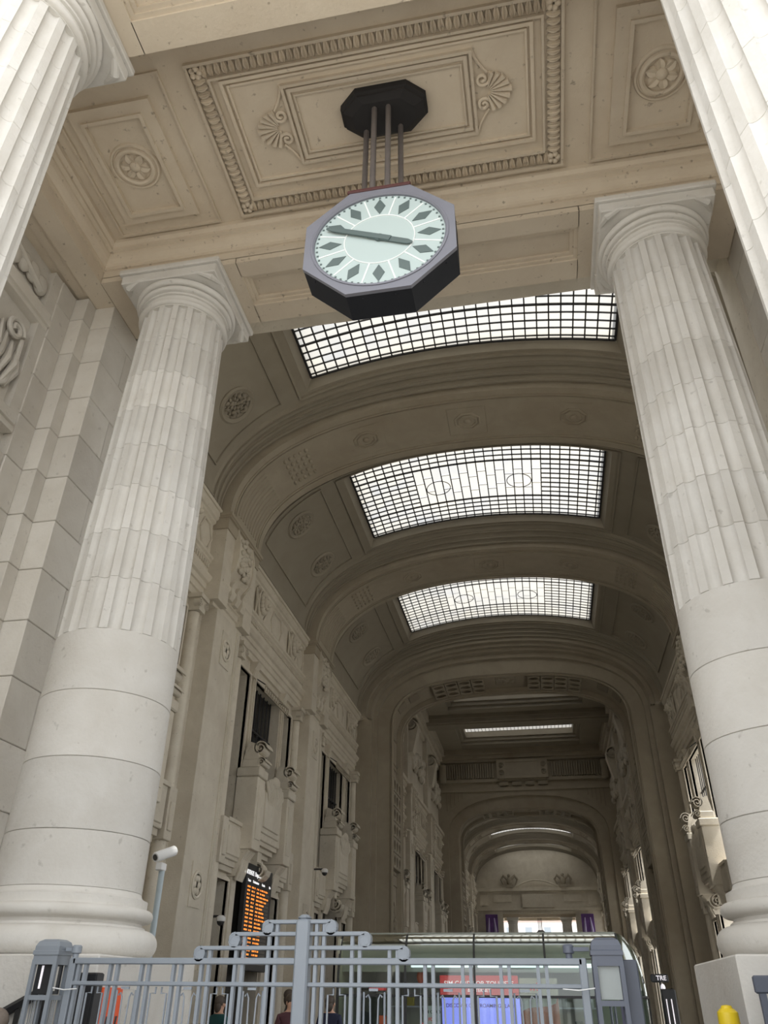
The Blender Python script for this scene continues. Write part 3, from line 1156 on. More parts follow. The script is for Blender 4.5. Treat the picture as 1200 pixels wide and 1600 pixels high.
bay_start = [Y_RIB - P, Y_RIB, Y_RIB + P]
far_start = [43.3, 43.3 + 10.05, 43.3 + 20.1, 78.4, 78.4 + 9.98, 78.4 + 19.96]
blabels = {(-1, 0): 'carved stone balcony half hidden behind the left entrance column',
           (-1, 1): 'carved stone balcony above the departure board on the left wall',
           (-1, 2): 'carved stone balcony on the left wall, next beyond the one above the departure board',
           (1, 1): 'carved stone balcony on the right wall, nearest to the right entrance column',
           (1, 2): 'carved stone balcony on the right wall, second beyond the right entrance column'}
bal = [(n, m.mesh(n, mat, sm)) for n, m, mat, sm in balcony_parts()]
for s in (-1, 1):
    parts = bay_parts(s > 0)
    meshes = [(n, m.mesh(n, mat, sm)) for n, m, mat, sm in parts]
    for b, y0 in enumerate(bay_start):
        open_bay = s > 0 and b == 0      # invented opening that side-lights the left wall: no infill below the entablature
        for n, me in meshes:
            if open_bay and n.split('_')[0] in ('window', 'door', 'grille', 'sill', 'side', 'awning', 'stay', 'corbel', 'half', 'ionic') or (open_bay and n in ('wall_pier', 'wall_spandrel', 'wall_lintel')):
                continue
            put(n, me, walls[s], (0, y0, 0))
        if open_bay:
            continue
        r = empty('balcony', (s * -XW if s > 0 else XW, y0 + CB, 4.6))
        r.scale = (1, 1, 1) if s < 0 else (-1, 1, 1)
        for n, me in bal:
            put(n, me, r, (-XW, -CB, -4.6))
        tag(r, blabels[(s, b)], 'balcony', 'stone balconies along the gallery walls')
    # far bays: joined by material
    groups = {}
    for n, m, mat, sm in parts + balcony_parts():
        key = 'wall_bay' if mat not in (M_DARK, M_DARKGLASS) else ('window_glazing' if mat is M_DARKGLASS else 'window_grille')
        groups.setdefault(key, (MB(), mat))[0].merge(m)
    fm = [(k, v[0].mesh(k, v[1])) for k, v in groups.items()]
    for y0 in far_start:
        for n, me in fm:
            put(n, me, walls[s], (0, y0, 0))
    # returns and outer closure
    mb = MB()
    mb.box(-8.35, -4.4, 7.9, 8.45, 0, 14.5)
    mb.box(-8.4, -7.85, 6.5, 9.0, 0, 14.04)
    put('wall_return', mb.mesh('wall_return', S_WALL), walls[s])
    mb = MB()
    mb.box(-8.35, -4.4, 2 * MID - 8.45, 2 * MID - 7.9, 0, 14.5)
    mb.box(-8.4, -7.85, 107.5, 110, 0, 14.04)
    put('wall_return', mb.mesh('wall_return', S_WALL), walls[s])
    mb = MB()
    mb.box(-9.2, -7.45, 7.0, 43.3, 14.0, 14.12)
    mb.box(-9.2, -7.45, 73.4, 110, 14.0, 14.12)
    put('wall_coping', mb.mesh('wall_coping', S_WALL), walls[s])
    mb = MB()
    mb.box(-8.5, -7.3, 39.0, 43.35, 0, 22)
    mb.box(-8.5, -7.86, 38.3, 39.05, 0, 22)
    mb.box(-8.5, -7.3, 73.45, 78.45, 0, 22)
    put('arch_buttress', mb.mesh('arch_buttress', S_WALL), walls[s])
    if s < 0:
        mb = MB()
        mb.box(-12.6, -12.4, 6.0, 111, 0, 14.2)
        mb.box(-12.6, -8.3, 6.0, 111, 14.05, 14.25)
        mb.box(-12.6, -8.3, 5.8, 6.0, 0, 14.2)
        put('back_rooms', mb.mesh('back_rooms', M_DARKROOM), walls[s])

# end walls above the portico beams
for yy in ((7.86, 8.4), (2 * MID - 8.4, 2 * MID - 7.86)):
    mb = MB()
    mb.box(-8.3, 8.3, yy[0], yy[1], ZB + 0.35, 19.5)
    structure(mb.build('wall_end', S_WALL), 'plain end wall of the gallery above the %s portico beam' % ('near' if yy[0] < 50 else 'far'))


# ================================================================== VAULT
def arc_strip(a, b, n, z0, y0, y1, t0=0.0, t1=1.0, seg=56, off=0.0):
    mb = MB()
    rings = []
    for y in (y0, y1):
        ring = []
        for k in range(seg + 1):
            x, z = vprof(a, b, n, z0, t0 + (t1 - t0) * k / seg)
            ring.append((x, y, z))
        rings.append(ring)
    mb.loft(rings, closed=False)
    return mb


def arch_solid(pro, pri, y0, y1, seg=56):
    # pro/pri = (a,b,n,z0) of outer and inner curve
    mb = MB()
    rings = []
    for y, pr in ((y0, pro), (y0, pri), (y1, pri), (y1, pro)):
        rings.append([(lambda q: (q[0], y, q[1]))(vprof(*pr, k / seg)) for k in range(seg + 1)])
    mb.loft(rings, closed=False)
    return mb


def line_on_vault(pts, w=0.035, h=0.035):
    h = h * 1.9
    # pts list of (x, y): a raised fillet on the vault surface
    rings = []
    for i, (x, y) in enumerate(pts):
        x2, y2 = pts[min(i + 1, len(pts) - 1)]
        x1, y1 = pts[max(i - 1, 0)]
        p = Vector((x, y, vz(x)))
        d = (Vector((x2, y2, vz(x2))) - Vector((x1, y1, vz(x1)))).normalized()
        n = vnorm(x)
        sdir = d.cross(n).normalized()
        rings.append([p - sdir * w - n * 0.02, p - sdir * w + n * h, p + sdir * w + n * h, p + sdir * w - n * 0.02])
    return MB().loft(rings, True, True)


OUT = (7.53, 3.9, 2.25, 14.0)
VL = (7.58, 4.32, 2.25, 14.0)
VM = [tuple(OUT[i] + (VL[i] - OUT[i]) * f for i in range(4)) for f in (0.3, 0.65)]
INN = (7.20, 3.66, 2.25, 14.0)
SKX, SKY0, SKY1 = 4.59, -1.15 - 4.9, -1.15   # skylight relative to the next rib start


def sky_z(x):
    return 18.0 + 0.60 * (1 - (x / 4.59) ** 2)


def vault_parts():
    """local: rib occupies y 0..RIB_W, vault surface RIB_W..P"""
    out = []
    A = out.append
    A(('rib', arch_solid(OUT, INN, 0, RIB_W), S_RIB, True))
    # stepped fillets on both edges of the rib soffit
    for y in (0.30, 0.42, RIB_W - 0.42, RIB_W - 0.30):
        A(('rib_fillet', arch_solid(INN, (INN[0] - 0.035, INN[1] - 0.035, 2.25, 14.0), y - 0.03, y + 0.03), S_RIB, True))
    # octagon panels on the rib soffit
    for t in (0.36, 0.64, 0.5):
        x, z = vprof(*INN, t)
        e = 1e-3
        x2, z2 = vprof(*INN, t + e)
        d = Vector((x2 - x, 0, z2 - z)).normalized()
        n = Vector((d.z, 0, -d.x))
        if n.z > 0:
            n = -n
        m = MB()
        for r in (0.42, 0.30):
            pts = [Vector((x, RIB_W / 2, z)) + d * (r * math.cos(k * PI / 4 + PI / 8)) + Vector((0, 1, 0)) * (r * math.sin(k * PI / 4 + PI / 8)) + n * 0.01 for k in range(9)]
            m.tube(pts, 0.035, 6)
        m.sphere(Vector((x, RIB_W / 2, z)) + n * 0.02, 0.12, 0.12, 0.05, 10, 6)
        A(('rib_octagon', m, S_RIB, True))
        m = MB()
        pts = [Vector((x, RIB_W / 2, z)) + d * (0.62 * q) + Vector((0, 0.68 * v, 0)) for q, v in ((-1, -1), (1, -1), (1, 1), (-1, 1), (-1, -1))]
        m.tube(pts, 0.025, 4)
        A(('rib_panel_frame', m, S_RIB, False))
    # fluting low on the haunches
    for sgn in (0, 1):
        m = MB()
        for k in range(9):
            y = 0.62 + (RIB_W - 1.24) * k / 8
            pts = []
            for q in range(9):
                t = 0.02 + 0.13 * q / 8
                t = t if sgn == 0 else 1 - t
                x, z = vprof(*INN, t)
                pts.append((x, y, z))
            m.tube(pts, 0.035, 6)
        A(('rib_flutes', m, S_RIB, True))
        m = MB()
        for k in range(5):
            y = 0.8 + (RIB_W - 1.6) * k / 4
            for q in range(5):
                t = 0.205 + 0.012 * q
                t = t if sgn == 0 else 1 - t
                x, z = vprof(*INN, t)
                m.sphere((x, y, z), 0.07, 0.11, 0.06, 8, 5)
        A(('rib_scales', m, S_RIB, True))
    # vault surface around the skylight opening
    ya, yb = P + SKY0 - 0.12, P + SKY1 + 0.12
    xh = SKX + 0.14
    # find t at x = -xh
    lo, hi = 0.0, 0.5
    for _ in range(40):
        mid = (lo + hi) / 2
        if vprof(*VL, mid)[0] < -xh:
            lo = mid
        else:
            hi = mid
    ts = lo
    YA, YB = RIB_W + 0.70, P - 0.72
    m = arc_strip(*VL, YA, YB, 0, ts, 30)
    m.merge(arc_strip(*VL, YA, YB, 1 - ts, 1, 30))
    m.merge(arc_strip(*VL, YA, ya, ts, 1 - ts, 30))
    m.merge(arc_strip(*VL, yb, YB, ts, 1 - ts, 30))
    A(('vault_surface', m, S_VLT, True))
    # well of the skylight
    m = MB()
    n = 24
    for y in (ya, yb):
        y2 = ya + 0.13 if y == ya else yb - 0.13
        rings = [[(-xh + 2 * xh * k / n, y, vz(-xh + 2 * xh * k / n) - 0.02) for k in range(n + 1)],
                 [(-xh + 2 * xh * k / n, y2, sky_z(-xh + 2 * xh * k / n) + 0.25) for k in range(n + 1)]]
        m.loft(rings, closed=False)
    for s in (-1, 1):
        m.add([(s * xh, ya, vz(xh) - 0.02), (s * xh, yb, vz(xh) - 0.02), (s * (xh - 0.15), yb, sky_z(xh) + 0.25), (s * (xh - 0.15), ya, sky_z(xh) + 0.25)], [(0, 1, 2, 3)])
    A(('skylight_well', m, S_VLT, False))
    # mouldings across the vault beside the ribs, and round the well
    def arc(pr, y, seg=60):
        return [(lambda q: (q[0], y, q[1]))(vprof(*pr, k / seg)) for k in range(seg + 1)]
    for d, o in ((-1, P + 0.01), (1, RIB_W - 0.01)):
        # three steps rising from the rib to the field of the vault
        for (pa, pb, y0, y1) in ((OUT, OUT, 0.0, 0.20), (OUT, VM[0], 0.20, 0.22), (VM[0], VM[0], 0.22, 0.42), (VM[0], VM[1], 0.42, 0.44), (VM[1], VM[1], 0.44, 0.68), (VM[1], VL, 0.68, 0.74)):
            A(('vault_step', MB().loft([arc(pa, o + d * y0), arc(pb, o + d * y1)], closed=False), S_VLT, True))
    for d, o in ((-1, P), (1, RIB_W)):
        for pr, y in ((OUT, 0.15), (VM[0], 0.36), (VM[1], 0.60)):
            inn = (pr[0] - 0.07, pr[1] - 0.075, pr[2], pr[3])
            ys_ = sorted((o + d * y - 0.022, o + d * y + 0.022))
            A(('vault_fillet', arch_solid(pr, inn, ys_[0], ys_[1]), S_VLT, True))
    m = MB()
    xx = [-5.0 + 10.0 * k / 24 for k in range(25)]
    for y in (ya - 0.1, yb + 0.16):
        m.merge(line_on_vault([(x, y) for x in xx], 0.03, 0.04))
    for s in (-1, 1):
        m.merge(line_on_vault([(s * 5.0, ya - 0.1), (s * 5.0, yb + 0.16)], 0.03, 0.04))
    A(('well_frame', m, S_VLT, False))
    # side panels with medallions
    for s in (-1, 1):
        m = MB()
        y0, y1 = RIB_W + 0.95, P - 1.05
        xa, xb = 5.55, 7.42
        xs = [xb + (xa - xb) * k / 14 for k in range(15)]
        m.merge(line_on_vault([(s * x, y0) for x in xs], 0.022, 0.03))
        m.merge(line_on_vault([(s * x, y1) for x in xs], 0.022, 0.03))
        m.merge(line_on_vault([(s * xa, y0), (s * xa, y1)], 0.022, 0.03))
        m.merge(line_on_vault([(s * xb, y0), (s * xb, y1)], 0.022, 0.03))
        A(('panel_moulding', m, S_VLT, False))
        for y in (CB - 1.55, CB + 1.55):
            x = s * 6.55
            p = Vector((x, y, vz(x)))
            nrm = vnorm(x)
            ux = Vector((0, 1, 0))
            uy = nrm.cross(ux).normalized()
            m = MB()
            rings = []
            for r, h in ((0.62, -0.02), (0.62, 0.05), (0.56, 0.09), (0.50, 0.05), (0.46, 0.05), (0.44, 0.01), (0.05, 0.01)):
                rings.append([p + ux * (r * math.cos(2 * PI * k / 36)) + uy * (r * math.sin(2 * PI * k / 36)) + nrm * h for k in range(36)])
            m.loft(rings, False, True)
            A(('medallion', m, S_VLT, True))
            m = MB()
            rnd = random.Random(int(y * 10) + s)
            for k in range(34):
                a = k * 2.4
                r = 0.40 * math.sqrt((k + 0.5) / 34.0)
                q = p + ux * (r * math.cos(a)) + uy * (r * math.sin(a)) + nrm * 0.03
                m.sphere(q, 0.05 + 0.06 * rnd.random(), 0.04 + 0.06 * rnd.random(), 0.05 + 0.06 * rnd.random(), 7, 5)
            A(('medallion_relief', m, S_VLT, True))
    # fillets along the springing
    for s in (-1, 1):
        m = MB()
        for z, w in ((14.10, 0.05), (14.28, 0.03)):
            x = s * 7.58 * (1 - ((z - 14) / 4.32) ** 2.25) ** (1 / 2.25)
            m.box(min(x, x - s * 0.06), max(x, x - s * 0.06), RIB_W, P, z - w, z + w)
        A(('springing_moulding', m, S_VLT, False))
    return out


vroot = structure(empty('ceiling', (0, Y_RIB, 14.0)), 'barrel vault with broad ribs over the nearer gallery')
vroot2 = structure(empty('ceiling', (0, 78.4, 14.0)), 'barrel vault with broad ribs over the farther gallery')
vp = [(n, m.mesh(n, mat, sm)) for n, m, mat, sm in vault_parts()]
for b in (-1, 0, 1):
    for n, me in vp:
        if b == -1 and (n.startswith('rib')):
            continue
        put(n, me, vroot, (0, b * P, -14.0))
joint = {}
for n, m, mat, sm in vault_parts():
    k = 'rib' if mat is S_RIB else 'vault_surface'
    joint.setdefault(k, (MB(), mat))[0].merge(m)
vj = [(k, v[0].mesh(k, v[1], True)) for k, v in joint.items()]
for b in range(3):
    for n, me in vj:
        put(n, me, vroot2, (0, b * P, -14.0))
# third rib of the near vault, slim, against the great arch
for root, yy in ((vroot, Y_RIB + 2 * P), (vroot2, 78.4 - 0.7)):
    m = arch_solid(OUT, INN, 0, 0.75)
    m.merge(arch_solid(OUT, (7.0, 3.5, 2.25, 14.0), 0.3, 0.75))
    m.build('rib', S_RIB, root, True, (0, yy - root.location.y, -14.0))


# ---- skylights
def skylight(idx, y_near, label, fine, glass=None):
    glass = glass or M_SKYGLASS
    root = structure(empty('window_%d' % idx, (0, y_near, 18.0)), label)
    W, Lh = 4.59, 4.9
    ncol = 26
    u = 2 * W / (ncol + 1.0)
    xe = [-W, -W + u / 2 + 0.0]
    xe = [-W] + [-W + u * 0.5 + u * k for k in range(ncol + 1)] + [W]
    v = Lh / 16.0
    ye = [0.0] + [v * 0.5 + v * k for k in range(16)] + [Lh]
    heavy = (4, 12)
    panes = []
    rnd = random.Random(idx)
    c0, c1 = 7, 21
    for i in range(len(xe) - 1):
        mid = c0 <= i < c1
        rows = []
        j = 0
        while j < len(ye) - 1:
            if mid and heavy[0] <= j < heavy[1]:
                # tall panes laid like running bond
                cuts = [heavy[0]] + ([heavy[0] + 3, heavy[0] + 6] if i % 2 else [heavy[0] + 2, heavy[0] + 5]) + [heavy[1]]
                for a, b in zip(cuts[:-1], cuts[1:]):
                    rows.append((ye[a], ye[b]))
                j = heavy[1]
            else:
                rows.append((ye[j], ye[j + 1]))
                j += 1
        for (a, b) in rows:
            panes.append((xe[i], xe[i + 1], a, b))
    unit = MB().add([(-0.5, -0.5, 0), (0.5, -0.5, 0), (0.5, 0.5, 0), (-0.5, 0.5, 0)], [(0, 1, 2, 3)]).mesh('pane', M_SKYGLASS)

    def slope(x):
        return math.atan(-2 * 0.60 * x / 4.59 ** 2)
    rest = MB()
    order = sorted(range(len(panes)), key=lambda k: (-(panes[k][3] - panes[k][2]), abs(panes[k][2] + panes[k][3] - Lh * (1.3 if idx == 1 else 1))))
    for n, k in enumerate(order):
        a, b, c, d = panes[k]
        x, y = (a + b) / 2, (c + d) / 2
        if fine and n < 300:
            put('pane', unit, root, (x, y, sky_z(x) - 18.0 + 0.03), (0, -slope(x), 0), ((b - a) * 0.985, (d - c) * 0.985, 0.008))
        else:
            z0, z1 = sky_z(a) - 18 + 0.03, sky_z(b) - 18 + 0.03
            rest.add([(a, c, z0), (b, c, z1), (b, d, z1), (a, d, z0)], [(0, 1, 2, 3)])
    if rest.v:
        o = rest.build('panes', glass, root)
        o['kind'] = 'stuff'
    bars = []
    dp = 0.03 if fine else (0.02 if idx == 3 else 0.004)
    for i, x in enumerate(xe):
        hw = 0.03 if i in (0, len(xe) - 1) else 0.019
        bars.append(MB().box(x - hw, x + hw, 0, Lh, sky_z(x) - 18 + 0.025 - dp * 1.8, sky_z(x) - 18 + 0.025))
    for j, y in enumerate(ye):
        hw = 0.032 if j in heavy or j in (0, len(ye) - 1) else 0.016
        for (xa, xb) in (((-W, W),) if not (heavy[0] < j < heavy[1]) else ((-W, xe[c0]), (xe[c1], W))):
            nseg = 20
            rings = [[(x, y - hw, sky_z(x) - 18 + 0.02 - dp * 1.5), (x, y + hw, sky_z(x) - 18 + 0.02 - dp * 1.5), (x, y + hw, sky_z(x) - 18 + 0.02), (x, y - hw, sky_z(x) - 18 + 0.02)]
                     for x in [xa + (xb - xa) * k / nseg for k in range(nseg + 1)]]
            bars.append(MB().loft(rings, True, True))
    cross = MB()
    for i in range(c0, c1):
        for q in ((3, 6) if i % 2 else (2, 5)):
            y = ye[heavy[0] + q]
            x0, x1 = xe[i], xe[i + 1]
            cross.add([(x0, y - 0.016, sky_z(x0) - 18 - 0.02), (x1, y - 0.016, sky_z(x1) - 18 - 0.02), (x1, y + 0.016, sky_z(x1) - 18 - 0.02), (x0, y + 0.016, sky_z(x0) - 18 - 0.02)], [(0, 1, 2, 3)])
    bars.append(cross)
    if fine:
        for m in bars:
            m.build('glazing_bar', M_DARK, root)
    else:
        mm = MB()
        for m in bars:
            mm.merge(m)
        mm.build('glazing_bars', M_DARK, root)
    for cx in (-1.55, 1.55):
        m = MB()
        pts = []
        for k in range(29):
            a = 2 * PI * k / 28
            x = cx + 0.46 * math.cos(a)
            pts.append((x, Lh / 2 + 0.46 * math.sin(a), sky_z(x) - 18 - 0.02))
        m.tube(pts, 0.016, 5, False)
        m.build('glazing_ring', M_DARK, root)
    return root


y1n = Y_RIB - 1.15 - 4.9
skylight(1, y1n, 'curved glass skylight in the first vault bay, half hidden by the hanging clock', True)
skylight(2, y1n + P, 'curved glass skylight in the second vault bay', True)
skylight(3, y1n + 2 * P, 'curved glass skylight in the third vault bay, nearest the great arch', False)
for k in range(3):
    skylight(4 + k, 78.4 + (k + 1) * P - 1.15 - 4.9, 'small far curved skylight in the %s bay beyond the crossing hall' % ('first', 'second', 'third')[k], False)


# ================================================================== GREAT ARCHES
def great_arch(y0, near):
    root = structure(empty('wall_arch', (0, y0, 0)), 'great coffered arch at the %s end of the crossing hall' % ('near' if near else 'far'))
    pr_o = (7.0, 3.45, 2.4, 13.9)
    pr_i = (6.03, 2.75, 2.9, 13.5)
    D = 3.9

    def ring(pr, y, seg=64):
        pts = [(pr[0] * -1, y, 0.0)]
        for k in range(seg + 1):
            x, z = vprof(*pr, k / seg)
            pts.append((x, y, z))
        pts.append((pr[0], y, 0.0))
        return pts
    # outer stepped face
    m = MB()
    if near:
        m.loft([ring((7.6, 4.2, 2.25, 13.9), 0.0), ring(pr_o, 0.0), ring(pr_o, 0.35), ring((6.78, 3.3, 2.4, 13.8), 0.35), ring((6.78, 3.3, 2.4, 13.8), 0.6)], closed=False)
        m.loft([ring((6.78, 3.3, 2.4, 13.8), 0.6), ring((6.15, 2.82, 2.8, 13.5), 0.6), ring((6.10, 2.79, 2.8, 13.5), 0.54), ring(pr_i, 0.58)], closed=False)
    else:
        m.loft([ring((7.9, 3.9, 2.25, 13.9), 0.0), ring(pr_o, 0.0), ring(pr_o, 0.25), ring((6.7, 3.2, 2.4, 13.8), 0.25), ring((6.15, 2.82, 2.8, 13.5), 0.30), ring(pr_i, 0.5)], closed=False)
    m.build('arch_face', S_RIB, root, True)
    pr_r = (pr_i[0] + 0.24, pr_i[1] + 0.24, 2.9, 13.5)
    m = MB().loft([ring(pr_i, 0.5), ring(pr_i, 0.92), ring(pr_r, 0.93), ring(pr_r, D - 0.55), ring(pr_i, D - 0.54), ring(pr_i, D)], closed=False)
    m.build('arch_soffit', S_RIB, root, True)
    m = MB().loft([ring(pr_i, D), ring((7.9, 4.2, 2.25, 13.9), D)], closed=False)
    m.build('arch_back', S_RIB, root, True)
    # solid wall above and beside
    if not near:
        pass
    # soffit frames
    for y in (0.72, D - 0.25):
        m = MB().loft([ring(pr_i, y - 0.06), ring((pr_i[0] - 0.05, pr_i[1] - 0.05, 2.9, 13.5), y - 0.05), ring((pr_i[0] - 0.05, pr_i[1] - 0.05, 2.9, 13.5), y + 0.05), ring(pr_i, y + 0.06)], closed=False)
        m.build('soffit_fillet', S_RIB, root, True)
    # rows of scooped coffers: rim with a deep scoop
    cm = MB()
    hc = 0.24

    def sq(a, r):
        f = max(abs(math.cos(a)), abs(math.sin(a)))
        return (r * math.cos(a) / f, r * math.sin(a) / f)
    N = 24
    an = [2 * PI * k / N for k in range(N)]
    cm.loft([[(*sq(q, 0.345), 0.0) for q in an], [(*sq(q, 0.335), hc) for q in an], [(0.29 * math.cos(q), 0.25 * math.sin(q), hc) for q in an],
             [(0.27 * math.cos(q), 0.23 * math.sin(q), hc - 0.03) for q in an], [(0.33 * math.cos(q), 0.33 * math.sin(q), 0.08) for q in an], [(0.33 * math.cos(q), 0.33 * math.sin(q), 0.015) for q in an]])
    cm.add([(0.33 * math.cos(q), 0.33 * math.sin(q), 0.015) for q in an], [tuple(range(N))])
    cm.sphere((0, 0.02, 0.03), 0.11, 0.09, 0.05, 10, 6)
    rim = cm.mesh('coffer', S_RIB, True)

    def t_at(dist):
        # parameter whose arc distance from the crown is dist
        t, acc = 0.5, 0.0
        x0, z0 = vprof(*pr_i, t)
        while acc < abs(dist) and 0 < t < 1:
            t += math.copysign(0.0005, dist)
            x1, z1 = vprof(*pr_i, t)
            acc += math.hypot(x1 - x0, z1 - z0)
            x0, z0 = x1, z1
        return t

    def place(t, y, me, name, sc=1.0):
        x, z = vprof(*pr_r, t)
        x2, z2 = vprof(*pr_r, t + 1e-3)
        d = Vector((x2 - x, 0, z2 - z)).normalized()
        n = Vector((d.z, 0, -d.x))
        if n.z > 0.0:
            n = -n
        yv = Vector((0, -1, 0))
        mt = Matrix((n.cross(yv) * -1, yv, n)).transposed().to_4x4()
        mt = Matrix((yv.cross(n), yv, n)).transposed().to_4x4()
        o = put(name, me, root)
        mt.translation = Vector((x, y, z)) + n * 0.01
        o.matrix_local = mt @ Matrix.Scale(sc, 4)
    tt = []
    for k in range(4):
        for sgn in (-1, 1):
            tt.append(t_at(sgn * (1.45 + 0.70 * k)))
    for t in tt:
        for q in range(3):
            place(t, 1.45 + 0.69 * q, rim, 'coffer')
    # legs: rows of scales and an oval relief
    for s in (-1, 1):
        for r in range(6):
            for q in range(3):
                o = put('coffer', rim, root)
                n = Vector((-s, 0, 0))
                yv = Vector((0, 0, 1))
                mt = Matrix((yv.cross(n), yv, n)).transposed().to_4x4()
                mt.translation = Vector((s * 6.26, 1.45 + 0.69 * q, 7.4 + 0.72 * r))
                o.matrix_local = mt
        m = MB()
        for z0, z1 in ((2.2, 6.4), (6.9, 12.0), (12.3, 13.6)):
            m.tube([(s * 6.25, 1.0, z0), (s * 6.25, D - 0.62, z0), (s * 6.25, D - 0.62, z1), (s * 6.25, 1.0, z1), (s * 6.25, 1.0, z0)], 0.05, 5)
        m.build('leg_panel', S_RIB, root)
        m = MB()
        m.tube([(s * 6.23, 2.1 + 0.75 * math.cos(2 * PI * k / 24), 4.2 + 1.5 * math.sin(2 * PI * k / 24)) for k in range(25)], 0.05, 6)
        m.build('oval_frame', S_RIB, root, True)
        m = MB()
        rnd = random.Random(5)
        for k in range(14):
            m.sphere((s * 6.2, 2.1 + 0.4 * (rnd.random() - 0.5) * 2, 3.1 + 2.2 * k / 13), 0.10, 0.16, 0.18, 8, 5)
        m.build('oval_relief', S_LINE, root, True)
    # small blocks at the haunches
    blk = MB().bbox(-0.3, 0.3, -0.45, 0.45, -0.02, 0.06, 0.03).mesh('haunch_panel', S_LINE)
    for t in (0.155, 0.845, 0.235, 0.765):
        place(t, 2.1, blk, 'haunch_panel')
    blk = MB().bbox(-0.55, 0.55, -0.7, 0.7, -0.02, 0.04, 0.03).mesh('crown_panel', S_RIB)
    place(0.5, 2.0, blk, 'crown_panel')
    m = MB()
    rnd = random.Random(2)
    for k in range(20):
        m.sphere(((rnd.random() - 0.5) * 0.8, 2.0 + (rnd.random() - 0.5) * 0.8, 16.43), 0.11, 0.1, 0.07, 8, 5)
    m.build('crown_relief', S_RIB, root, True)
    return root


great_arch(Y_RIB + 2 * P + 0.6, True)     # 38.97 .. 42.87
great_arch(73.4, False)

# ================================================================== CROSSING HALL
ch = structure(empty('ceiling', (0, 58.2, 21.4)), 'flat coffered ceiling with skylights over the crossing hall')
ZX = 21.4
YX0, YX1 = 42.9, 73.4


def cb(name, x0, x1, y0, y1, z0, z1, mat=S_VLT):
    return MB().box(x0, x1, y0 - 58.2, y1 - 58.2, z0 - ZX, z1 - ZX).build(name, mat, ch)


coffer_c = [48.0, 58.15, 68.3]
for k, yc in enumerate(coffer_c):
    for s in (-1, 1):
        xa, xb = sorted((s * 5.34, s * 9.0))
        cb('coffer_slab', xa, xb, yc - 5.08, yc + 5.07, ZX, ZX + 0.3)
        ya, yb = sorted((yc + s * 2.74, yc + s * 5.07))
        cb('coffer_slab', -5.33, 5.33, ya, yb, ZX, ZX + 0.3)
    m = sweep_rect([(-0.08, -0.012), (0, -0.012), (0, 0.25), (0.3, 0.25), (0.3, 0.5), (0.55, 0.5), (0.55, 1.15)], -5.3, 5.3, yc - 2.7 - 58.2, yc + 2.7 - 58.2)
    m.build('coffer_moulding', S_VLT, ch)
for yb in (53.08, 63.22):
    m = MB()
    m.box(-7.85, 7.85, yb - 1.0 - 58.2, yb + 1.0 - 58.2, -0.6, 0.1)
    m.box(-7.84, 7.84, yb - 1.2 - 58.2, yb + 1.2 - 58.2, -0.3, 0.09)
    m.box(-7.83, 7.83, yb - 0.7 - 58.2, yb + 0.7 - 58.2, -0.68, 0.08)
    m.build('cross_beam', S_VLT, ch)
for k, yc in enumerate(coffer_c):
    root = structure(empty('window_%d' % (7 + k), (0, yc, 22.4)), 'flat glass skylight in the %s coffer of the crossing hall' % ('near', 'middle', 'far')[k])
    o = MB().add([(-4.75, -2.15, 0), (4.75, -2.15, 0), (4.75, 2.15, 0), (-4.75, 2.15, 0)], [(0, 1, 2, 3)]).build('panes', M_SKYGLASS2, root)
    o['kind'] = 'stuff'
    m = MB()
    for i in range(29):
        x = -4.55 + 9.1 * i / 28
        m.box(x - 0.02, x + 0.02, -2.15, 2.15, -0.006, 0.004)
    for j in range(11):
        y = -2.15 + 4.3 * j / 10
        m.box(-4.55, 4.55, y - 0.02, y + 0.02, -0.006, 0.004)
    m.build('glazing_bars', M_DARK, root)
# upper walls of the crossing hall
for s in (-1, 1):
    side = 'left' if s < 0 else 'right'
    root = structure(empty('wall_' + side, (s * 7.9, 58.2, 14.0)), 'high upper wall of the crossing hall, %s side' % side)

    def ub(name, a, b, y0, y1, z0, z1):
        xs = sorted((s * a - s * 7.9, s * b - s * 7.9))
        MB().box(xs[0], xs[1], y0 - 58.2, y1 - 58.2, z0 - 14, z1 - 14).build(name, S_WALL, root)
    ub('wall_face', 7.85, 8.6, YX0, YX1, 14.0, 22.0)
    for z0, z1, d in ((14.0, 14.25, 0.5), (17.6, 17.8, 0.12), (19.8, 20.1, 0.2), (20.1, 20.5, 0.35), (20.5, 20.9, 0.55), (20.9, 21.4, 0.8)):
        ub('cornice', 7.85 - d, 7.9, YX0, YX1, z0, z1)
    for k in range(3):
        y0 = 43.3 + 10.05 * k
        ub('upper_pilaster', 7.5, 7.9, y0 + 0.4, y0 + 2.4, 14.2, 20.0)
        m = MB()
        xx = -s * 0.25
        rnd = random.Random(k)
        for q in range(30):
            m.sphere((xx, y0 - 58.2 + 3.3 + 6.0 * rnd.random(), 2.2 + 1.6 * rnd.random()), 0.22, 0.3, 0.32, 7, 5)
        m.build('festoon_relief', S_WALL, root, True)
        m = MB()
        volute(m, (-s * 0.6, y0 - 58.2 + 1.4, 4.4), 0.6, 'y', 0.5)
        m.prism([(-s * 0.4, 2.4), (-s * 0.7, 2.4), (-s * 1.1, 4.2), (-s * 0.4, 4.9)], y0 - 58.2 + 0.9, y0 - 58.2 + 1.9, 'y')
        m.build('console', S_WALL, root)
